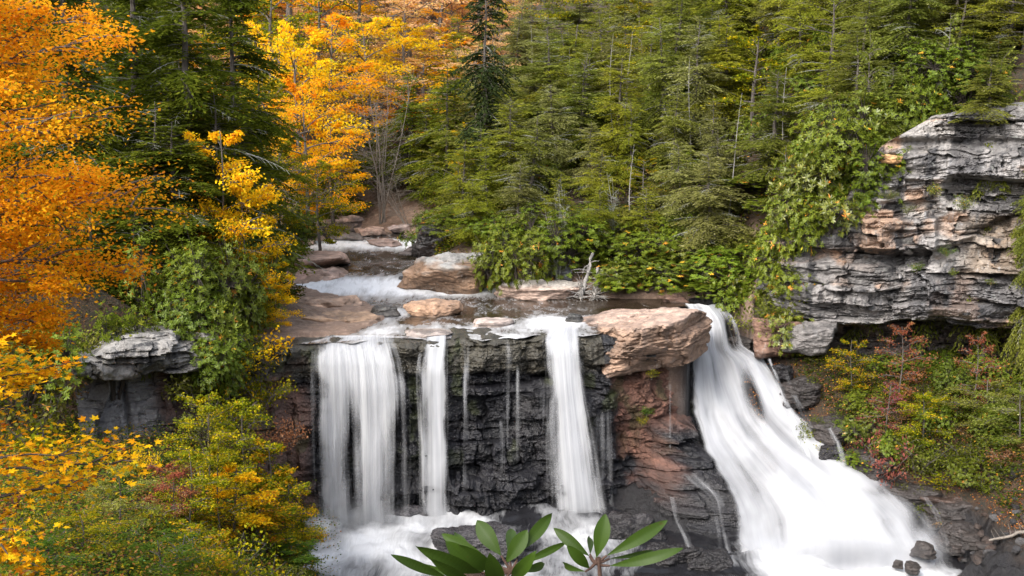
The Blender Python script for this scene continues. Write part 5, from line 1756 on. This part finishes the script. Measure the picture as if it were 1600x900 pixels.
AUT = [  # autumn saplings and bushes: px, Y, top, width, list, index, mat, label
    (352, 70, 190, 125, SAP, 0, YELLOW, 'slim bright yellow tree in front of the dark hemlocks'),
    (385, 70.5, 275, 110, SAP, 1, YELLOW, 'short yellow tree right beside the slim bright yellow one'),
    (425, 72, 380, 60, SAP, 2, YELLOW, 'yellow bush on the left bank before the pink slab'),
    (430, 70.5, 440, 70, SAP, 1, YELLOW, 'yellow and green bush on the left bank above the falls'),
    (395, 68.8, 470, 80, SAP, 1, YGREEN, 'yellow leaved bush at the edge of the left cliff'),
    (330, 57, 610, 110, SAP, 1, YGREEN, 'green sapling with layered boughs in front of the left outcrop'),
    (385, 58, 620, 100, SAP, 0, YGREEN, 'yellow green sapling left of the falls'),
    (425, 58.5, 690, 90, SAP, 2, AUTMIX, 'orange yellow sapling beside the brown rock left of the falls'),
    (455, 58, 735, 90, SAP, 1, AUTMIX, 'orange bough reaching out before the broad curtain'),
    (300, 50, 700, 90, SAP, 0, YGREEN, 'yellow green sapling on the slope under the left outcrop'),
    (345, 52, 690, 100, SAP, 1, YGREEN, 'broad yellow green sapling in the middle of the slope'),
    # right, under the overhang
    (1328, 75.5, 527, 56, SAP, 0, AUTMIX, 'sparse yellow sapling under the overhang'),
    (1405, 73.5, 505, 70, SPARSE, 0, RED, 'tall red sapling under the overhang'),
    (1522, 72, 520, 56, SPARSE, 0, RED, 'slender crimson sapling at the right under the overhang'),
    (1385, 72, 600, 70, SPARSE, 1, PINKRED, 'bushy red sapling below the tall one'),
    (1440, 71, 610, 80, SAP, 1, YGREEN, 'yellow green sapling between the two red saplings'),
    (1380, 70.5, 655, 80, SHR, 1, PINKRED, 'low crimson bush beside the cascade ledges'),
    (1432, 70, 655, 90, SHR, 1, HEM_OLIVE, 'olive bush in the middle of the right hand slope'),
    (1540, 70, 590, 90, SAP, 0, HEM_OLIVE, 'olive sapling at the right edge of the slope'),
    (1590, 68, 600, 110, SAP, 1, HEM_OLIVE, 'olive bush cut by the right edge of the picture'),
]
for px, Y, top, wd, lst, pi, mt, lab in AUT:
    put(lst[pi], 'shrub' if lst is SHR else 'sapling', px, Y, top, wd * 1.2, rot=rb.rand() * 6.3, mat=mt, label=lab, cat='bush' if lst is SHR else 'sapling')

# slope under the overhang on the right
mats_r = [(HEM_DARK, 'deep green'), (RHODO, 'glossy green'), (YGREEN, 'yellow green'), (HEM_DARK, 'deep green'), (RHODO_Y, 'yellow flecked'), (TANLEAF, 'brown twiggy')]  # mostly dark leaf colours, standing in for shade below the overhang
k = 0
for row, (Y0, y0, sl, n) in enumerate([(74.5, 545, .03, 9), (72.5, 600, .045, 10), (70.5, 650, .06, 9), (69.3, 690, .06, 8), (67.5, 725, .07, 7)]):
    for i in range(n):
        px = np.interp((i + rb.uniform(.1, .9)) / n, [0, 1], [[1290, 1250, 1330, 1400, 1450][row], 1640])
        Y = Y0 + rb.uniform(-.8, .8) - 0.006 * (px - 1400)
        f = foot(px, Y)
        mt, nm = mats_r[rb.choice(6, p=[.3, .2, .08, .3, .04, .08])]
        lst = RHO if mt in (RHODO, RHODO_Y) else SHR
        w_ = rb.uniform(2.0, 3.4)
        row_n = ['close under the overhang', 'in the second row below the overhang', 'in the middle of the right hand slope', 'low on the right hand slope', 'just above the brown right shore ledges'][row]
        plant(lst[rb.randint(4)], 'shrub', f - np.array((0, 0, .15)), w_ * rb.uniform(.55, .85), w_, rot=rb.rand() * 6.3, mat=mt, label=f'{nm} bush {row_n}', cat='bush', group='bushes on the right hand slope')

# small plants in the cliff's cracks
for i, (px, py, w, mt, lab) in enumerate([
        (1462, 298, 36, RHODO_Y, 'yellowing tuft in a crack of the grey cliff'), (1505, 318, 34, RHODO_Y, 'tuft with yellow leaves on the pinkish ledge of the cliff'), (1418, 326, 26, RHODO, 'small green tuft on the middle cliff ledge'),
        (1478, 390, 24, GREEN, 'green tuft right of the pale jutting block'), (1432, 416, 26, GREEN, 'grassy tuft under the pale jutting block'), (1490, 422, 16, RHODO, 'tiny round tuft low on the cliff'),
        (1548, 438, 20, RHODO_Y, 'little yellow tuft low on the cliff at the right'), (1390, 302, 24, RHODO_Y, 'small tuft under the orange boulder'), (1010, 640, 26, GREEN, 'green tuft on the brown rock under the caprock'),
        (1005, 655, 22, YGREEN, 'yellow tuft on the brown rock under the caprock'), (1018, 582, 26, YGREEN, 'hanging plant in the crack right under the caprock')]):
    Yc_ = float(np.interp(px, [1000, 1030, 1380, 1600], [72.0, 72.2, 76.6, 72.2]))
    p = P(px, py + 8, Yc_)
    plant(SHR[i % 4], 'tuft', p, w * Yc_ / FPX * .9, w * Yc_ / FPX * 1.2, rot=i, mat=mt, label=lab, cat='plant')

# boughs of hemlock over the cliff top
for i, (px, Y, top, wd, lab) in enumerate([(1535, 77.5, 95, 120, 'pale olive hemlock leaning over the cliff edge'), (1590, 77, 60, 130, 'hemlock at the right edge of the cliff top'), (1600, 74, 190, 70, 'hemlock bough hanging beside the cliff at the right edge'),
                                      (1340, 81.5, 60, 120, 'flat topped hemlock on the left cliff shoulder'), (1455, 80.5, 20, 120, 'hemlock behind the bright green rhododendron on the cliff')]):
    put(HEM[2 + i % 3], 'hemlock_tree', px, Y, top, wd, rot=rb.rand() * 6, label=lab, cat='tree')

# ------------------------------------------------------------------ slope at the lower left
mats_l = [(YGREEN, 'yellow green', SHR), (GREEN, 'fresh green', SHR), (YELLOW, 'yellow', SHR), (AUTMIX, 'mixed yellow and green', SHR), (RED, 'reddish', SHR), (HEM_OLIVE, 'olive', SHR), (TANLEAF, 'dry brown', SHR), (ORANGE, 'orange', SHR)]
for row, (y0, n) in enumerate([(715, 7), (745, 8), (780, 9), (815, 10), (850, 10), (885, 10), (925, 9)]):
    for i in range(n):
        px = np.interp((i + rb.uniform(.1, .9)) / n, [0, 1], [60 if row < 3 else -20, [420, 455, 465, 470, 475, 480, 475][row]])
        py = y0 + rb.uniform(-12, 12)
        p = hit(px, py)
        mt, nm, lst = mats_l[rb.choice(8, p=[.22, .22, .08, .18, .09, .12, .07, .02])]
        w_ = rb.uniform(1.3, 2.6) * np.clip(p[1] / 50, .45, 1.1)
        rn = ['at the top of the lower left slope', 'in the second row of the lower left slope', 'in the upper middle of the lower left slope', 'in the middle of the lower left slope', 'in the lower half of the lower left slope', 'near the bottom edge at the lower left', 'cut by the bottom edge at the lower left'][row]
        plant(lst[rb.randint(4)], 'shrub', p - np.array((0, 0, .05)), w_ * rb.uniform(.6, 1.0), w_, rot=rb.rand() * 6.3, mat=mt, label=f'{nm} bush {rn}', cat='bush', group='bushes on the lower left slope')

# undergrowth and fallen leaves: nobody could count them
def undergrowth(name, pts, mats, size, lift, seed, label):
    r = np.random.RandomState(seed)
    for mt, share, nm in mats:
        pass
    g = Geo()
    n = len(pts)
    pos = pts + np.stack([0 * r.rand(n), 0 * r.rand(n), r.rand(n) ** 1.8 * lift], -1)
    ld = unit(r.normal(0, 1, (n, 3)) * np.array((1, 1, .4)))
    nr = unit(np.array((0, 0, 1.0)) + r.normal(0, .45, (n, 3)))
    ln = size * r.uniform(.6, 1.3, n)
    g.blades(pos, ld, ln, ln * .6, r.rand(n), nr)
    link(name, g.mesh(name, mats[0][0]), kind='stuff', label=label)


MIXED = leaf_mat('undergrowth_leaf', [(0.0, (0.04, 0.08, 0.01)), (0.35, (0.09, 0.15, 0.018)), (0.55, (0.18, 0.19, 0.02)), (0.7, (0.50, 0.32, 0.02)), (0.82, (0.20, 0.10, 0.04)), (0.92, (0.42, 0.14, 0.05)), (1.0, (0.14, 0.30, 0.10))], trans=.35)
LITTER = leaf_mat('fallen_leaf', [(0.0, (0.06, 0.028, 0.015)), (0.4, (0.20, 0.07, 0.025)), (0.75, (0.34, 0.13, 0.04)), (1.0, (0.52, 0.28, 0.06))], trans=.1)
ru = np.random.RandomState(9)
c = np.stack([ru.uniform(-32, -8, 150000), ru.uniform(14, 70, 150000)], -1)
ppx = 800 + FPX * c[:, 0] / c[:, 1]
c = c[(ppx > -60) & (ppx < 520) & (c[:, 1] < yc(c[:, 0]) + 2.5)]
undergrowth('undergrowth', np.c_[c, ground_z(c[:, 0], c[:, 1])], [(MIXED, 1, '')], .15, 1.0, 3, 'low mixed undergrowth of green, yellow and red leaves on the lower left slope')
c = np.stack([ru.uniform(17, 40, 30000), ru.uniform(60, 80, 30000)], -1)
z = ground_z(c[:, 0], c[:, 1])
q = (c[:, 1] < yc(c[:, 0]) - .5) & (z > 1.2)
undergrowth('leaf_litter', np.c_[c[q], z[q] + .02], [(LITTER, 1, '')], .13, .12, 4, 'fallen red brown leaves on the right hand slope')

# low leafy ground cover between the trees of the hillsides
ru = np.random.RandomState(12)
FERN = leaf_mat('hillside_leaf', [(0.0, (0.03, 0.05, 0.006)), (0.5, (0.10, 0.12, 0.012)), (0.85, (0.17, 0.17, 0.02)), (0.94, (0.30, 0.17, 0.05)), (1.0, (0.45, 0.25, 0.03))], trans=.35)
c = np.stack([ru.uniform(-14, 80, 200000), ru.uniform(84, 150, 200000)], -1)
ppx = 800 + FPX * c[:, 0] / c[:, 1]
dd, ss = river_d(c[:, 0], c[:, 1])
q = (ppx > 640) & (ppx < 1700) & (dd > 2) & ((c[:, 0] < 17) | (c[:, 1] > yc(c[:, 0]) + 5)) & (fbm(c[:, 0] * .25, c[:, 1] * .25, seed=15) > -.35)
undergrowth('ground_cover', np.c_[c, ground_z(c[:, 0], c[:, 1])][q], [(FERN, 1, '')], .34, 1.5, 5, 'low green ground cover between the hemlocks of the right hillside')
FERN2 = leaf_mat('shaded_hillside_leaf', [(0.0, (0.025, 0.04, 0.006)), (0.6, (0.07, 0.10, 0.012)), (0.85, (0.12, 0.14, 0.02)), (0.93, (0.35, 0.15, 0.04)), (1.0, (0.5, 0.28, 0.03))], trans=.35)  # darker copy of the hillside leaf, with shade put into its greens
c = np.stack([ru.uniform(-60, -16, 240000), ru.uniform(60, 118, 240000)], -1)
ppx = 800 + FPX * c[:, 0] / c[:, 1]
dd, ss = river_d(c[:, 0], c[:, 1])
q = (ppx > -60) & (ppx < 520) & (dd > 3.5) & (c[:, 1] > yc(c[:, 0]) + 1)
undergrowth('ground_cover', np.c_[c, ground_z(c[:, 0], c[:, 1])][q], [(FERN2, 1, '')], .26, 1.2, 6, 'low dark ground cover under the trees above the left outcrop')

# green edge along the top and the left shoulder of the grey cliff
for i, (px, Y, top, wd, mt, lab) in enumerate([
        (1225, 82.5, 355, 80, RHODO, 'rhododendron at the lowest left corner of the grey cliff'), (1248, 81.5, 372, 70, HEM_OLIVE, 'olive bush hanging before the left corner of the overhang'), (1285, 81, 265, 80, RHODO_Y, 'yellowing rhododendron on the sloping left edge of the cliff'),
        (1335, 80.2, 262, 80, RHODO, 'rhododendron tucked below the orange boulder on the cliff edge'), (1362, 80, 180, 80, HEM_OLIVE, 'feathery olive bush on the cliff edge above the orange boulder'), (1400, 82, 128, 90, RHODO, 'rhododendron on the brow of the grey cliff'),
        (1445, 82, 105, 90, HEM_OLIVE, 'olive bush on the brow of the grey cliff'), (1500, 81, 92, 90, RHODO, 'rhododendron on the cliff brow under the leaning hemlock'), (1560, 79.5, 100, 100, HEM_OLIVE, 'olive bush at the right end of the cliff brow'),
        (1210, 80.6, 430, 90, HEM_OLIVE, 'drooping light green bush left of the overhang'), (1218, 80.3, 480, 70, RHODO_Y, 'yellow green bush dangling over the side stream')]):
    f = foot(px, Y)
    pt = P(px, top, Y)
    w_ = wd * Y / FPX * 1.3
    plant((RHO if mt is not HEM_OLIVE else SHR)[i % 4], 'rhododendron_bush' if mt is not HEM_OLIVE else 'shrub', (f[0], f[1], pt[2] - w_ * .8), w_ * .85, w_, rot=i * 1.3, mat=mt, label=lab, cat='bush')
for i, (px, Y, top, wd) in enumerate([(1390, 88, -20, 150), (1440, 92, -30, 150), (1490, 87, -40, 150), (1530, 93, -30, 160), (1575, 86, -30, 150), (1610, 91, -60, 160), (1420, 86, 40, 110), (1510, 84, 40, 110), (1345, 87, 20, 130), (1560, 82.5, 60, 100)]):
    put(HEM[(i + 1) % 6], 'hemlock_tree', px, Y, top, wd, rot=i * 2.1, label=('tall' if top < 0 else 'low') + ' olive hemlock standing right behind the cliff brow', cat='tree', group='hemlocks right behind the cliff brow')

# green curtain over the broken wall between the left outcrop and the falls, and beside the outcrop
for i, (px, py, Y, wd, lst, mt, lab) in enumerate([
        (300, 590, 61.5, 90, SHR, HEM_OLIVE, 'olive bush under the right end of the left outcrop'), (335, 560, 62.5, 80, RHO, RHODO, 'rhododendron hanging on the broken wall right of the left outcrop'), (375, 560, 64.0, 80, SHR, YELLOW, 'yellow bush on the broken wall left of the falls'),
        (405, 600, 64.6, 80, SHR, YGREEN, 'yellow green bush on the broken wall left of the falls'), (415, 540, 66.2, 80, SHR, YELLOW, 'golden bush at the top of the broken wall left of the falls'), (360, 640, 61.5, 90, SHR, YGREEN, 'green and yellow bush low on the broken wall'),
        (320, 660, 60.0, 90, SHR, HEM_OLIVE, 'olive bush low on the broken wall beside the hollow'), (440, 670, 64.0, 60, SHR, TANLEAF, 'dry brown bush on the broken wall beside the broad curtain'),
        (75, 560, 57.5, 120, SHR, HEM_DARK, 'dark bush at the left end of the outcrop'), (60, 640, 55.0, 120, SHR, HEM_OLIVE, 'olive bush left of the smooth hollow'), (105, 600, 57.0, 60, SHR, TANLEAF, 'dry twiggy bush at the left edge of the hollow'), (30, 600, 55.0, 130, RHO, RHODO, 'rhododendron at the left edge beside the outcrop'),
        (70, 690, 53.5, 120, SHR, YGREEN, 'yellow green bush under the left end of the outcrop'), (150, 540, 59.5, 70, SHR, HEM_OLIVE, 'olive bush on the lip of the left outcrop'), (190, 520, 61.0, 80, SHR, HEM_DARK, 'dark bush on the left outcrop behind the lip')]):
    p = P(px, py + wd * .3, Y)
    w_ = wd * Y / FPX * 1.35
    plant(lst[i % 4], 'shrub', p - np.array((0, 0, .3)), w_ * .85, w_, rot=i * 1.1, mat=mt, label=lab, cat='bush')
k = 0
for i in range(75):
    px = rb.uniform(1225, 1640)
    py = rb.uniform(560, 745)
    if px < 1225 + (py - 560) * .72: continue
    p = hit(px, py)
    if p[1] > 80.5 or p[1] < 64: continue
    w_ = rb.uniform(1.8, 3.2)
    mt, nm = [(HEM_OLIVE, 'olive'), (HEM_DARK, 'dark green'), (RHODO, 'glossy green'), (TANLEAF, 'brown')][rb.choice(4, p=[.1, .6, .15, .15])]  # dark green favoured: shade of the overhang put into the leaf colour
    plant((RHO if mt is RHODO else SHR)[i % 4], 'shrub', p - np.array((0, 0, .2)), w_ * rb.uniform(.5, .75), w_, rot=i * 2.2, mat=mt, label=f'{nm} bush in the thick cover under the overhang', cat='bush', group='thick cover under the overhang')

# saplings crowding the lower left slope
for i, (px, Y, top, wd, mt, lab) in enumerate([
        (235, 48, 765, 90, YGREEN, 'yellow green sapling left of the broad one on the slope'), (275, 50, 720, 80, RED, 'reddish sapling under the smooth hollow'), (405, 55, 770, 100, AUTMIX, 'orange and yellow sapling near the foot of the broad curtain'),
        (440, 57, 800, 90, YGREEN, 'yellow green sapling leaning to the white pool'), (350, 45, 800, 110, YGREEN, 'wide yellow green sapling in the lower middle of the slope'), (455, 55, 845, 80, GREEN, 'fresh green sapling at the edge of the white pool'),
        (300, 42, 820, 110, AUTMIX, 'orange tinged sapling low on the slope'), (190, 44, 730, 90, HEM_OLIVE, 'dark olive sapling under the hollow at the left'), (410, 47, 850, 110, YGREEN, 'sapling with yellow tips near the bottom edge'),
        (250, 37, 840, 120, GREEN, 'fresh green sapling near the bottom edge'), (130, 36, 800, 110, YGREEN, 'yellowish sapling beside the young maple'), (370, 53, 720, 90, YELLOW, 'small golden sapling beneath the broken wall'),
        (480, 57.5, 850, 50, YGREEN, 'thin sapling at the very edge of the pool'), (60, 30, 840, 120, GREEN, 'green sapling near the bottom left corner')]):
    put(SAP[i % 3] if i % 4 else SHR[1], 'sapling', px, Y, top, wd * 1.3, rot=i * 1.9, mat=mt, label=lab, cat='sapling')
for i, (px, py, Y, wd, mt, lab) in enumerate([
        (100, 500, 66, 110, RHODO, 'rhododendron on the bare slope above the left end of the outcrop'), (165, 495, 67.5, 100, HEM_DARK, 'dark bush on the slope above the outcrop'), (215, 490, 68, 90, RHODO, 'rhododendron on the slope right above the outcrop'), (50, 510, 64, 120, HEM_DARK, 'dark bush on the slope at the left edge above the outcrop'),
        (1310, 230, 80.8, 110, RHODO, 'big rhododendron hiding the left edge of the upper cliff'), (1350, 205, 80.6, 90, RHODO_Y, 'yellow green rhododendron hiding the upper left corner of the cliff'), (1345, 285, 79.6, 100, RHODO, 'rhododendron spreading over the left side of the cliff ledges'),
        (1290, 320, 80.2, 110, RHODO_Y, 'rhododendron with orange flecks spilling over the left cliff ledges'), (1245, 345, 81, 90, RHODO, 'dark rhododendron over the lowest cliff shoulder')]):
    p = P(px, py + wd * .4, Y)
    w_ = wd * Y / FPX * 1.3
    plant((SHR if mt is HEM_DARK else RHO)[(i + 1) % 4], 'rhododendron_bush' if mt is not HEM_DARK else 'shrub', p, w_ * .85, w_, rot=i * 1.7, mat=mt, label=lab, cat='bush')
for i, (px, Y, top, base, wd, lab) in enumerate([(1340, 81, 130, 260, 110, 'small hemlock over the upper left corner of the cliff'), (1375, 80.6, 105, 215, 100, 'small hemlock on the cliff corner right of the other one'), (1592, 73.5, 250, 440, 60, 'hemlock bough hanging low beside the tan cliff wall'), (1520, 77, 90, 200, 130, 'pale hemlock drooping over the cliff brow')]):
    put(HEM[(2 * i + 2) % 6], 'hemlock_tree', px, Y, top, wd, base=base, rot=i * 2, label=lab, cat='tree')

c = np.stack([ru.uniform(17, 42, 90000), ru.uniform(60, 82, 90000)], -1)
z = ground_z(c[:, 0], c[:, 1])
qx, qy = PX(np.c_[c, z])
q = (c[:, 1] < yc(c[:, 0]) + 2) & (z > 1.6) & (qx > np.interp(qy, [500, 560, 650, 740, 800], [1215, 1230, 1300, 1420, 1560])) & (fbm(c[:, 0] * .5, c[:, 1] * .5, seed=16) > -.25)
undergrowth('ground_cover', np.c_[c, z][q], [(FERN2, 1, '')], .18, .8, 8, 'low dark green ground cover on the slope under the overhang')

for i, (px, py, Y, wd, mt, lab) in enumerate([(1150, 470, 85.0, 70, RHODO, 'rhododendron at the very edge of the top of the right cascade'), (1178, 498, 83.4, 70, HEM_OLIVE, 'light green bush drooping beside the upper cascade'), (1205, 520, 81.8, 70, RHODO, 'rhododendron above the reddish brown rock'),
                                              (1172, 455, 85.0, 80, RHODO_Y, 'yellow flecked bush over the cascade head'), (1232, 440, 80.8, 60, RHODO, 'rhododendron against the left end of the overhang')]):
    p = P(px, py + wd * .35, Y)
    w_ = wd * Y / FPX * 1.35
    plant((SHR if mt is HEM_OLIVE else RHO)[(i + 2) % 4], 'shrub' if mt is HEM_OLIVE else 'rhododendron_bush', p, w_ * .8, w_, rot=i * 1.3, mat=mt, label=lab, cat='bush')
# ------------------------------------------------------------------ trees close to the camera on the left
rn = np.random.RandomState(5)
w_, l_ = broadleaf(301, h=15.5, rad=5.0, crown=(.36, 1.0), limbs=60, sub=12, leaves=170, leaf=.115, flat=.6, gaps=.04, wide=.5, trunk_r=.22)
pm = proto('maple', [('trunk', w_, BARK), ('crown', l_, ORANGE)], 15.5, 11.2)
f = foot(-92, 27)
plant(pm, 'maple_tree', f, 15.5, 11.0, rot=.6, label='big orange maple filling the upper left of the picture', cat='tree')
w_, l_ = broadleaf(302, h=6.6, rad=2.0, crown=(.2, 1.0), limbs=40, sub=8, leaves=62, leaf=.068, flat=.8, gaps=.03, maple=True, trunk_r=.05, wide=.5)
pm = proto('young_maple', [('trunk', w_, BARK_D), ('crown', l_, leaf_mat('golden_maple_leaf', [(0.0, (0.50, 0.14, 0.012)), (0.2, (0.76, 0.33, 0.010)), (0.55, (0.80, 0.46, 0.012)), (0.8, (0.62, 0.46, 0.015)), (0.92, (0.20, 0.22, 0.015)), (1.0, (0.09, 0.13, 0.012))], trans=.45, vary=.05))], 6.6, 4.0)
f = foot(-200, 10.5)
plant(pm, 'young_maple', f, P(0, 370, 10.5)[2] - f[2], 4.2, rot=2.0, label='young maple with large yellow and green leaves at the left edge', cat='tree')

# low plants at the bottom left corner, close to the camera
for i, (px, Y, top, wd, mt, lab) in enumerate([
        (20, 8.0, 825, 110, GREEN, 'large leaved green plant in the bottom left corner'),
        (60, 7.0, 845, 90, RED, 'red leaved sprig in the bottom left corner'),
        (130, 8.5, 850, 80, RED, 'second red leaved sprig right of the corner one'),
        (205, 9.5, 855, 80, ORANGE, 'sprig with orange leaves at the bottom edge')]):
    f = foot(px, Y)
    h = P(px, top, Y)[2] - f[2]
    w_, l_ = stem_shrub(310 + i, w=wd * Y / FPX * 2.2, h=h + .25, stems=5, leaf=.09, leaves=22)
    plant(proto('sprig', [('stems', w_, BARK_D), ('foliage', l_, mt)], h, wd), 'leafy_sprig', f, h, wd, label=lab, cat='plant')

# ------------------------------------------------------------------ rhododendron shoots right before the camera
sm = N('rhododendron_shoot_leaf')
fl = sm.attr('flow').outputs['Vector']
sx = sm.n('SeparateXYZ')
sm.l(fl, sx.inputs[0])
rib = sm.maprange(sm.math('ABSOLUTE', sx.outputs[0]), 0.0, 0.07, 1, 0)
n_ = sm.noise(30, 3, .5)
base = sm.mix(n_, (0.030, 0.062, 0.005), (0.046, 0.090, 0.007))
oi_ = sm.n('ObjectInfo').outputs['Random']
base = sm.mix(sm.maprange(oi_, 0, 1, 0, .55), base, (0.018, 0.034, 0.004))
spot = sm.noise(55, 3, .6)
base = sm.mix(sm.maprange(spot, .66, .72, 0, .7), base, (0.06, 0.04, 0.01))
veins = sm.n('TexWave', wave_type='BANDS', bands_direction='Y')
veins.inputs['Scale'].default_value = 6.0
sm.l(fl, veins.inputs['Vector'])
base = sm.mix(sm.math('MULTIPLY', veins.outputs['Fac'], .22), base, (0.05, 0.085, 0.015))
colr_ = sm.mix(sm.math('MULTIPLY', rib, .6), base, (0.03, 0.055, 0.01))
pb = sm.n('BsdfPrincipled')
sm.l(colr_, pb.inputs['Base Color'])
pb.inputs['Roughness'].default_value = .52
pb.inputs['Specular IOR Level'].default_value = .25
tl = sm.n('BsdfTranslucent')
sm.l(colr_, tl.inputs[0])
mx = sm.n('MixShader'); mx.inputs[0].default_value = .32
sm.l(pb.outputs[0], mx.inputs[1]); sm.l(tl.outputs[0], mx.inputs[2])
sm.l(mx.outputs[0], sm.out.inputs[0])
SHOOT = sm.m
STEM = bark_mat('young_stem', (0.03, 0.016, 0.012), (0.085, 0.045, 0.03))


def shoot(label, Y, cx, cy_, leaves, stem_base):
    c = P(cx, cy_, Y)
    f = np.array((c[0] + stem_base, c[1] + .05, float(ground_z(np.array([c[0]]), np.array([c[1]]))[0])))
    e = bpy.data.objects.new('rhododendron_shoot', None)
    COL.objects.link(e)
    e.location = f
    tag(e, label, 'plant')
    g = Geo()
    t = np.linspace(0, 1, 10)[:, None]
    top = c + np.array((0, 0, .012))
    g.tube((f + (top - f) * t + np.array((.05, 0, 0)) * np.sin(t * 3.0)) - f, np.linspace(.010, .004, 10), 8)
    for (bx, by, tx, ty, wd, dy) in leaves:
        g.tube(np.array([c, (c + P(bx, by, Y)) / 2 + np.array((0, 0, -.002)), P(bx, by, Y + dy * .1)]) - f, [.0035, .0028, .0022], 6)
    link('stem', g.mesh('stem', STEM, True), e)
    for (bx, by, tx, ty, wd, dy) in leaves:
        b, tp = P(bx, by, Y + dy * .1), P(tx, ty, Y + dy)
        L = np.linalg.norm(tp - b)
        W = .72 * wd * Y / FPX / 2
        ax = (tp - b) / L
        view = unit(np.array((0, -1, .25)))
        sd = unit(np.cross(ax, view))
        nr = np.cross(sd, ax)
        u = np.linspace(0, 1, 22); v = np.linspace(-1, 1, 9)
        U, Vv = np.meshgrid(u, v, indexing='ij')
        prof = np.clip(np.sin(math.pi * U ** 1.25), 0, 1) ** .75
        prof = np.maximum(prof, .03)
        rr_ = math.sin(bx * 7.1 + tx * 3.3)
        arch = (.07 + .07 * rr_) * L * np.sin(math.pi * U) + .03 * L * rr_ * Vv * U
        pts = b + ax * (U * L)[..., None] + sd * (W * prof * Vv)[..., None] + nr * (arch - .22 * W * prof * (np.abs(Vv) ** 1.3 - .3) * -1)[..., None]
        m = mesh_np('leaf', pts.reshape(-1, 3) - f, grid_faces(22, 9), SHOOT, True, uv=np.stack([Vv, U, 0 * U], -1))
        link('leaf', m, e)


shoot('dark green rhododendron shoot at the bottom centre with many crowded leaves', 2.2, 800, 892, [
    (700, 903, 611, 867, 22, -.06), (752, 895, 650, 853, 34, -.1), (770, 880, 690, 834, 30, .08), (757, 895, 696, 846, 38, -.03), (783, 868, 745, 813, 40, .05), (812, 862, 863, 802, 30, .06),
    (778, 912, 766, 864, 42, -.12), (790, 880, 824, 828, 36, .02), (812, 882, 886, 847, 18, .05), (770, 890, 716, 850, 36, -.08), (800, 900, 838, 862, 30, -.1), (740, 910, 672, 872, 26, -.12), (805, 893, 850, 880, 20, .12), (745, 885, 712, 832, 24, .14), (795, 868, 800, 826, 26, .13), (725, 898, 640, 880, 20, .1)], .02)
shoot('dark green rhododendron shoot right of the crowded one with a few spread leaves', 2.1, 930, 880, [
    (921, 869, 865, 825, 26, .03), (921, 888, 886, 852, 26, -.03), (932, 871, 946, 803, 37, .02), (948, 868, 1043, 813, 30, .03), (952, 873, 1020, 860, 12, .10), (953, 884, 1067, 857, 25, -.04), (922, 866, 921, 838, 16, .12), (915, 893, 880, 880, 16, .1)], -.03)

# ------------------------------------------------------------------ labels: tell look-alikes of a small set apart by their order from the left
bpy.context.view_layer.update()
ORD = ['leftmost', 'second from left', 'third from left', 'fourth from left', 'fifth from left', 'sixth from left', 'seventh from left', 'eighth from left']
sets = {}
for o in bpy.data.objects:
    if o.parent is None and o.get('category') and o.get('label'):
        sets.setdefault(o['label'], []).append(o)
for lab, os_ in sets.items():
    if 2 <= len(os_) <= 8 and len(lab.split()) <= 13:
        os_.sort(key=lambda o: float(PX(np.array(o.matrix_world.translation))[0]))
        for i, o in enumerate(os_):
            o['label'] = lab + ', ' + (ORD[i] if i < len(os_) - 1 else 'rightmost')
# ------------------------------------------------------------------ light
SUN_EL, SUN_AZ = R(42), R(-140)           # azimuth of the sun, from +y towards +x
w = bpy.data.worlds.new('World')
scene.world = w
w.use_nodes = True
nt = w.node_tree
nt.nodes.clear()
sky = nt.nodes.new('ShaderNodeTexSky')
sky.sky_type = 'NISHITA'
sky.sun_disc = False
sky.sun_elevation = SUN_EL
sky.sun_rotation = SUN_AZ
sky.air_density = 1.0
sky.dust_density = 4.0
sky.ozone_density = 1.0
hs = nt.nodes.new('ShaderNodeHueSaturation')
hs.inputs['Saturation'].default_value = 0.45
bg = nt.nodes.new('ShaderNodeBackground')
bg.inputs['Strength'].default_value = 0.15
wo = nt.nodes.new('ShaderNodeOutputWorld')
nt.links.new(sky.outputs[0], hs.inputs['Color'])
nt.links.new(hs.outputs[0], bg.inputs[0])
nt.links.new(bg.outputs[0], wo.inputs[0])
sl = bpy.data.lights.new('sun', 'SUN')
sl.energy = 1.0
sl.angle = R(35)
sl.color = (1.0, 0.95, 0.87)
so = bpy.data.objects.new('sun', sl)
COL.objects.link(so)
d = Vector((math.sin(SUN_AZ) * math.cos(SUN_EL), math.cos(SUN_AZ) * math.cos(SUN_EL), math.sin(SUN_EL)))
so.rotation_euler = d.to_track_quat('Z', 'Y').to_euler()
so.location = d * 200

scene.view_settings.view_transform = 'Standard'
scene.view_settings.look = 'None'
scene.view_settings.gamma = 1.0
scene.view_settings.use_curve_mapping = False
scene.view_settings.exposure = 1.6
scene.render.engine = 'CYCLES'
cy = scene.cycles
cy.use_denoising = True
cy.max_bounces = 6
cy.diffuse_bounces = 3
cy.glossy_bounces = 3
cy.transmission_bounces = 4
cy.transparent_max_bounces = 16
cy.caustics_reflective = False
cy.caustics_refractive = False
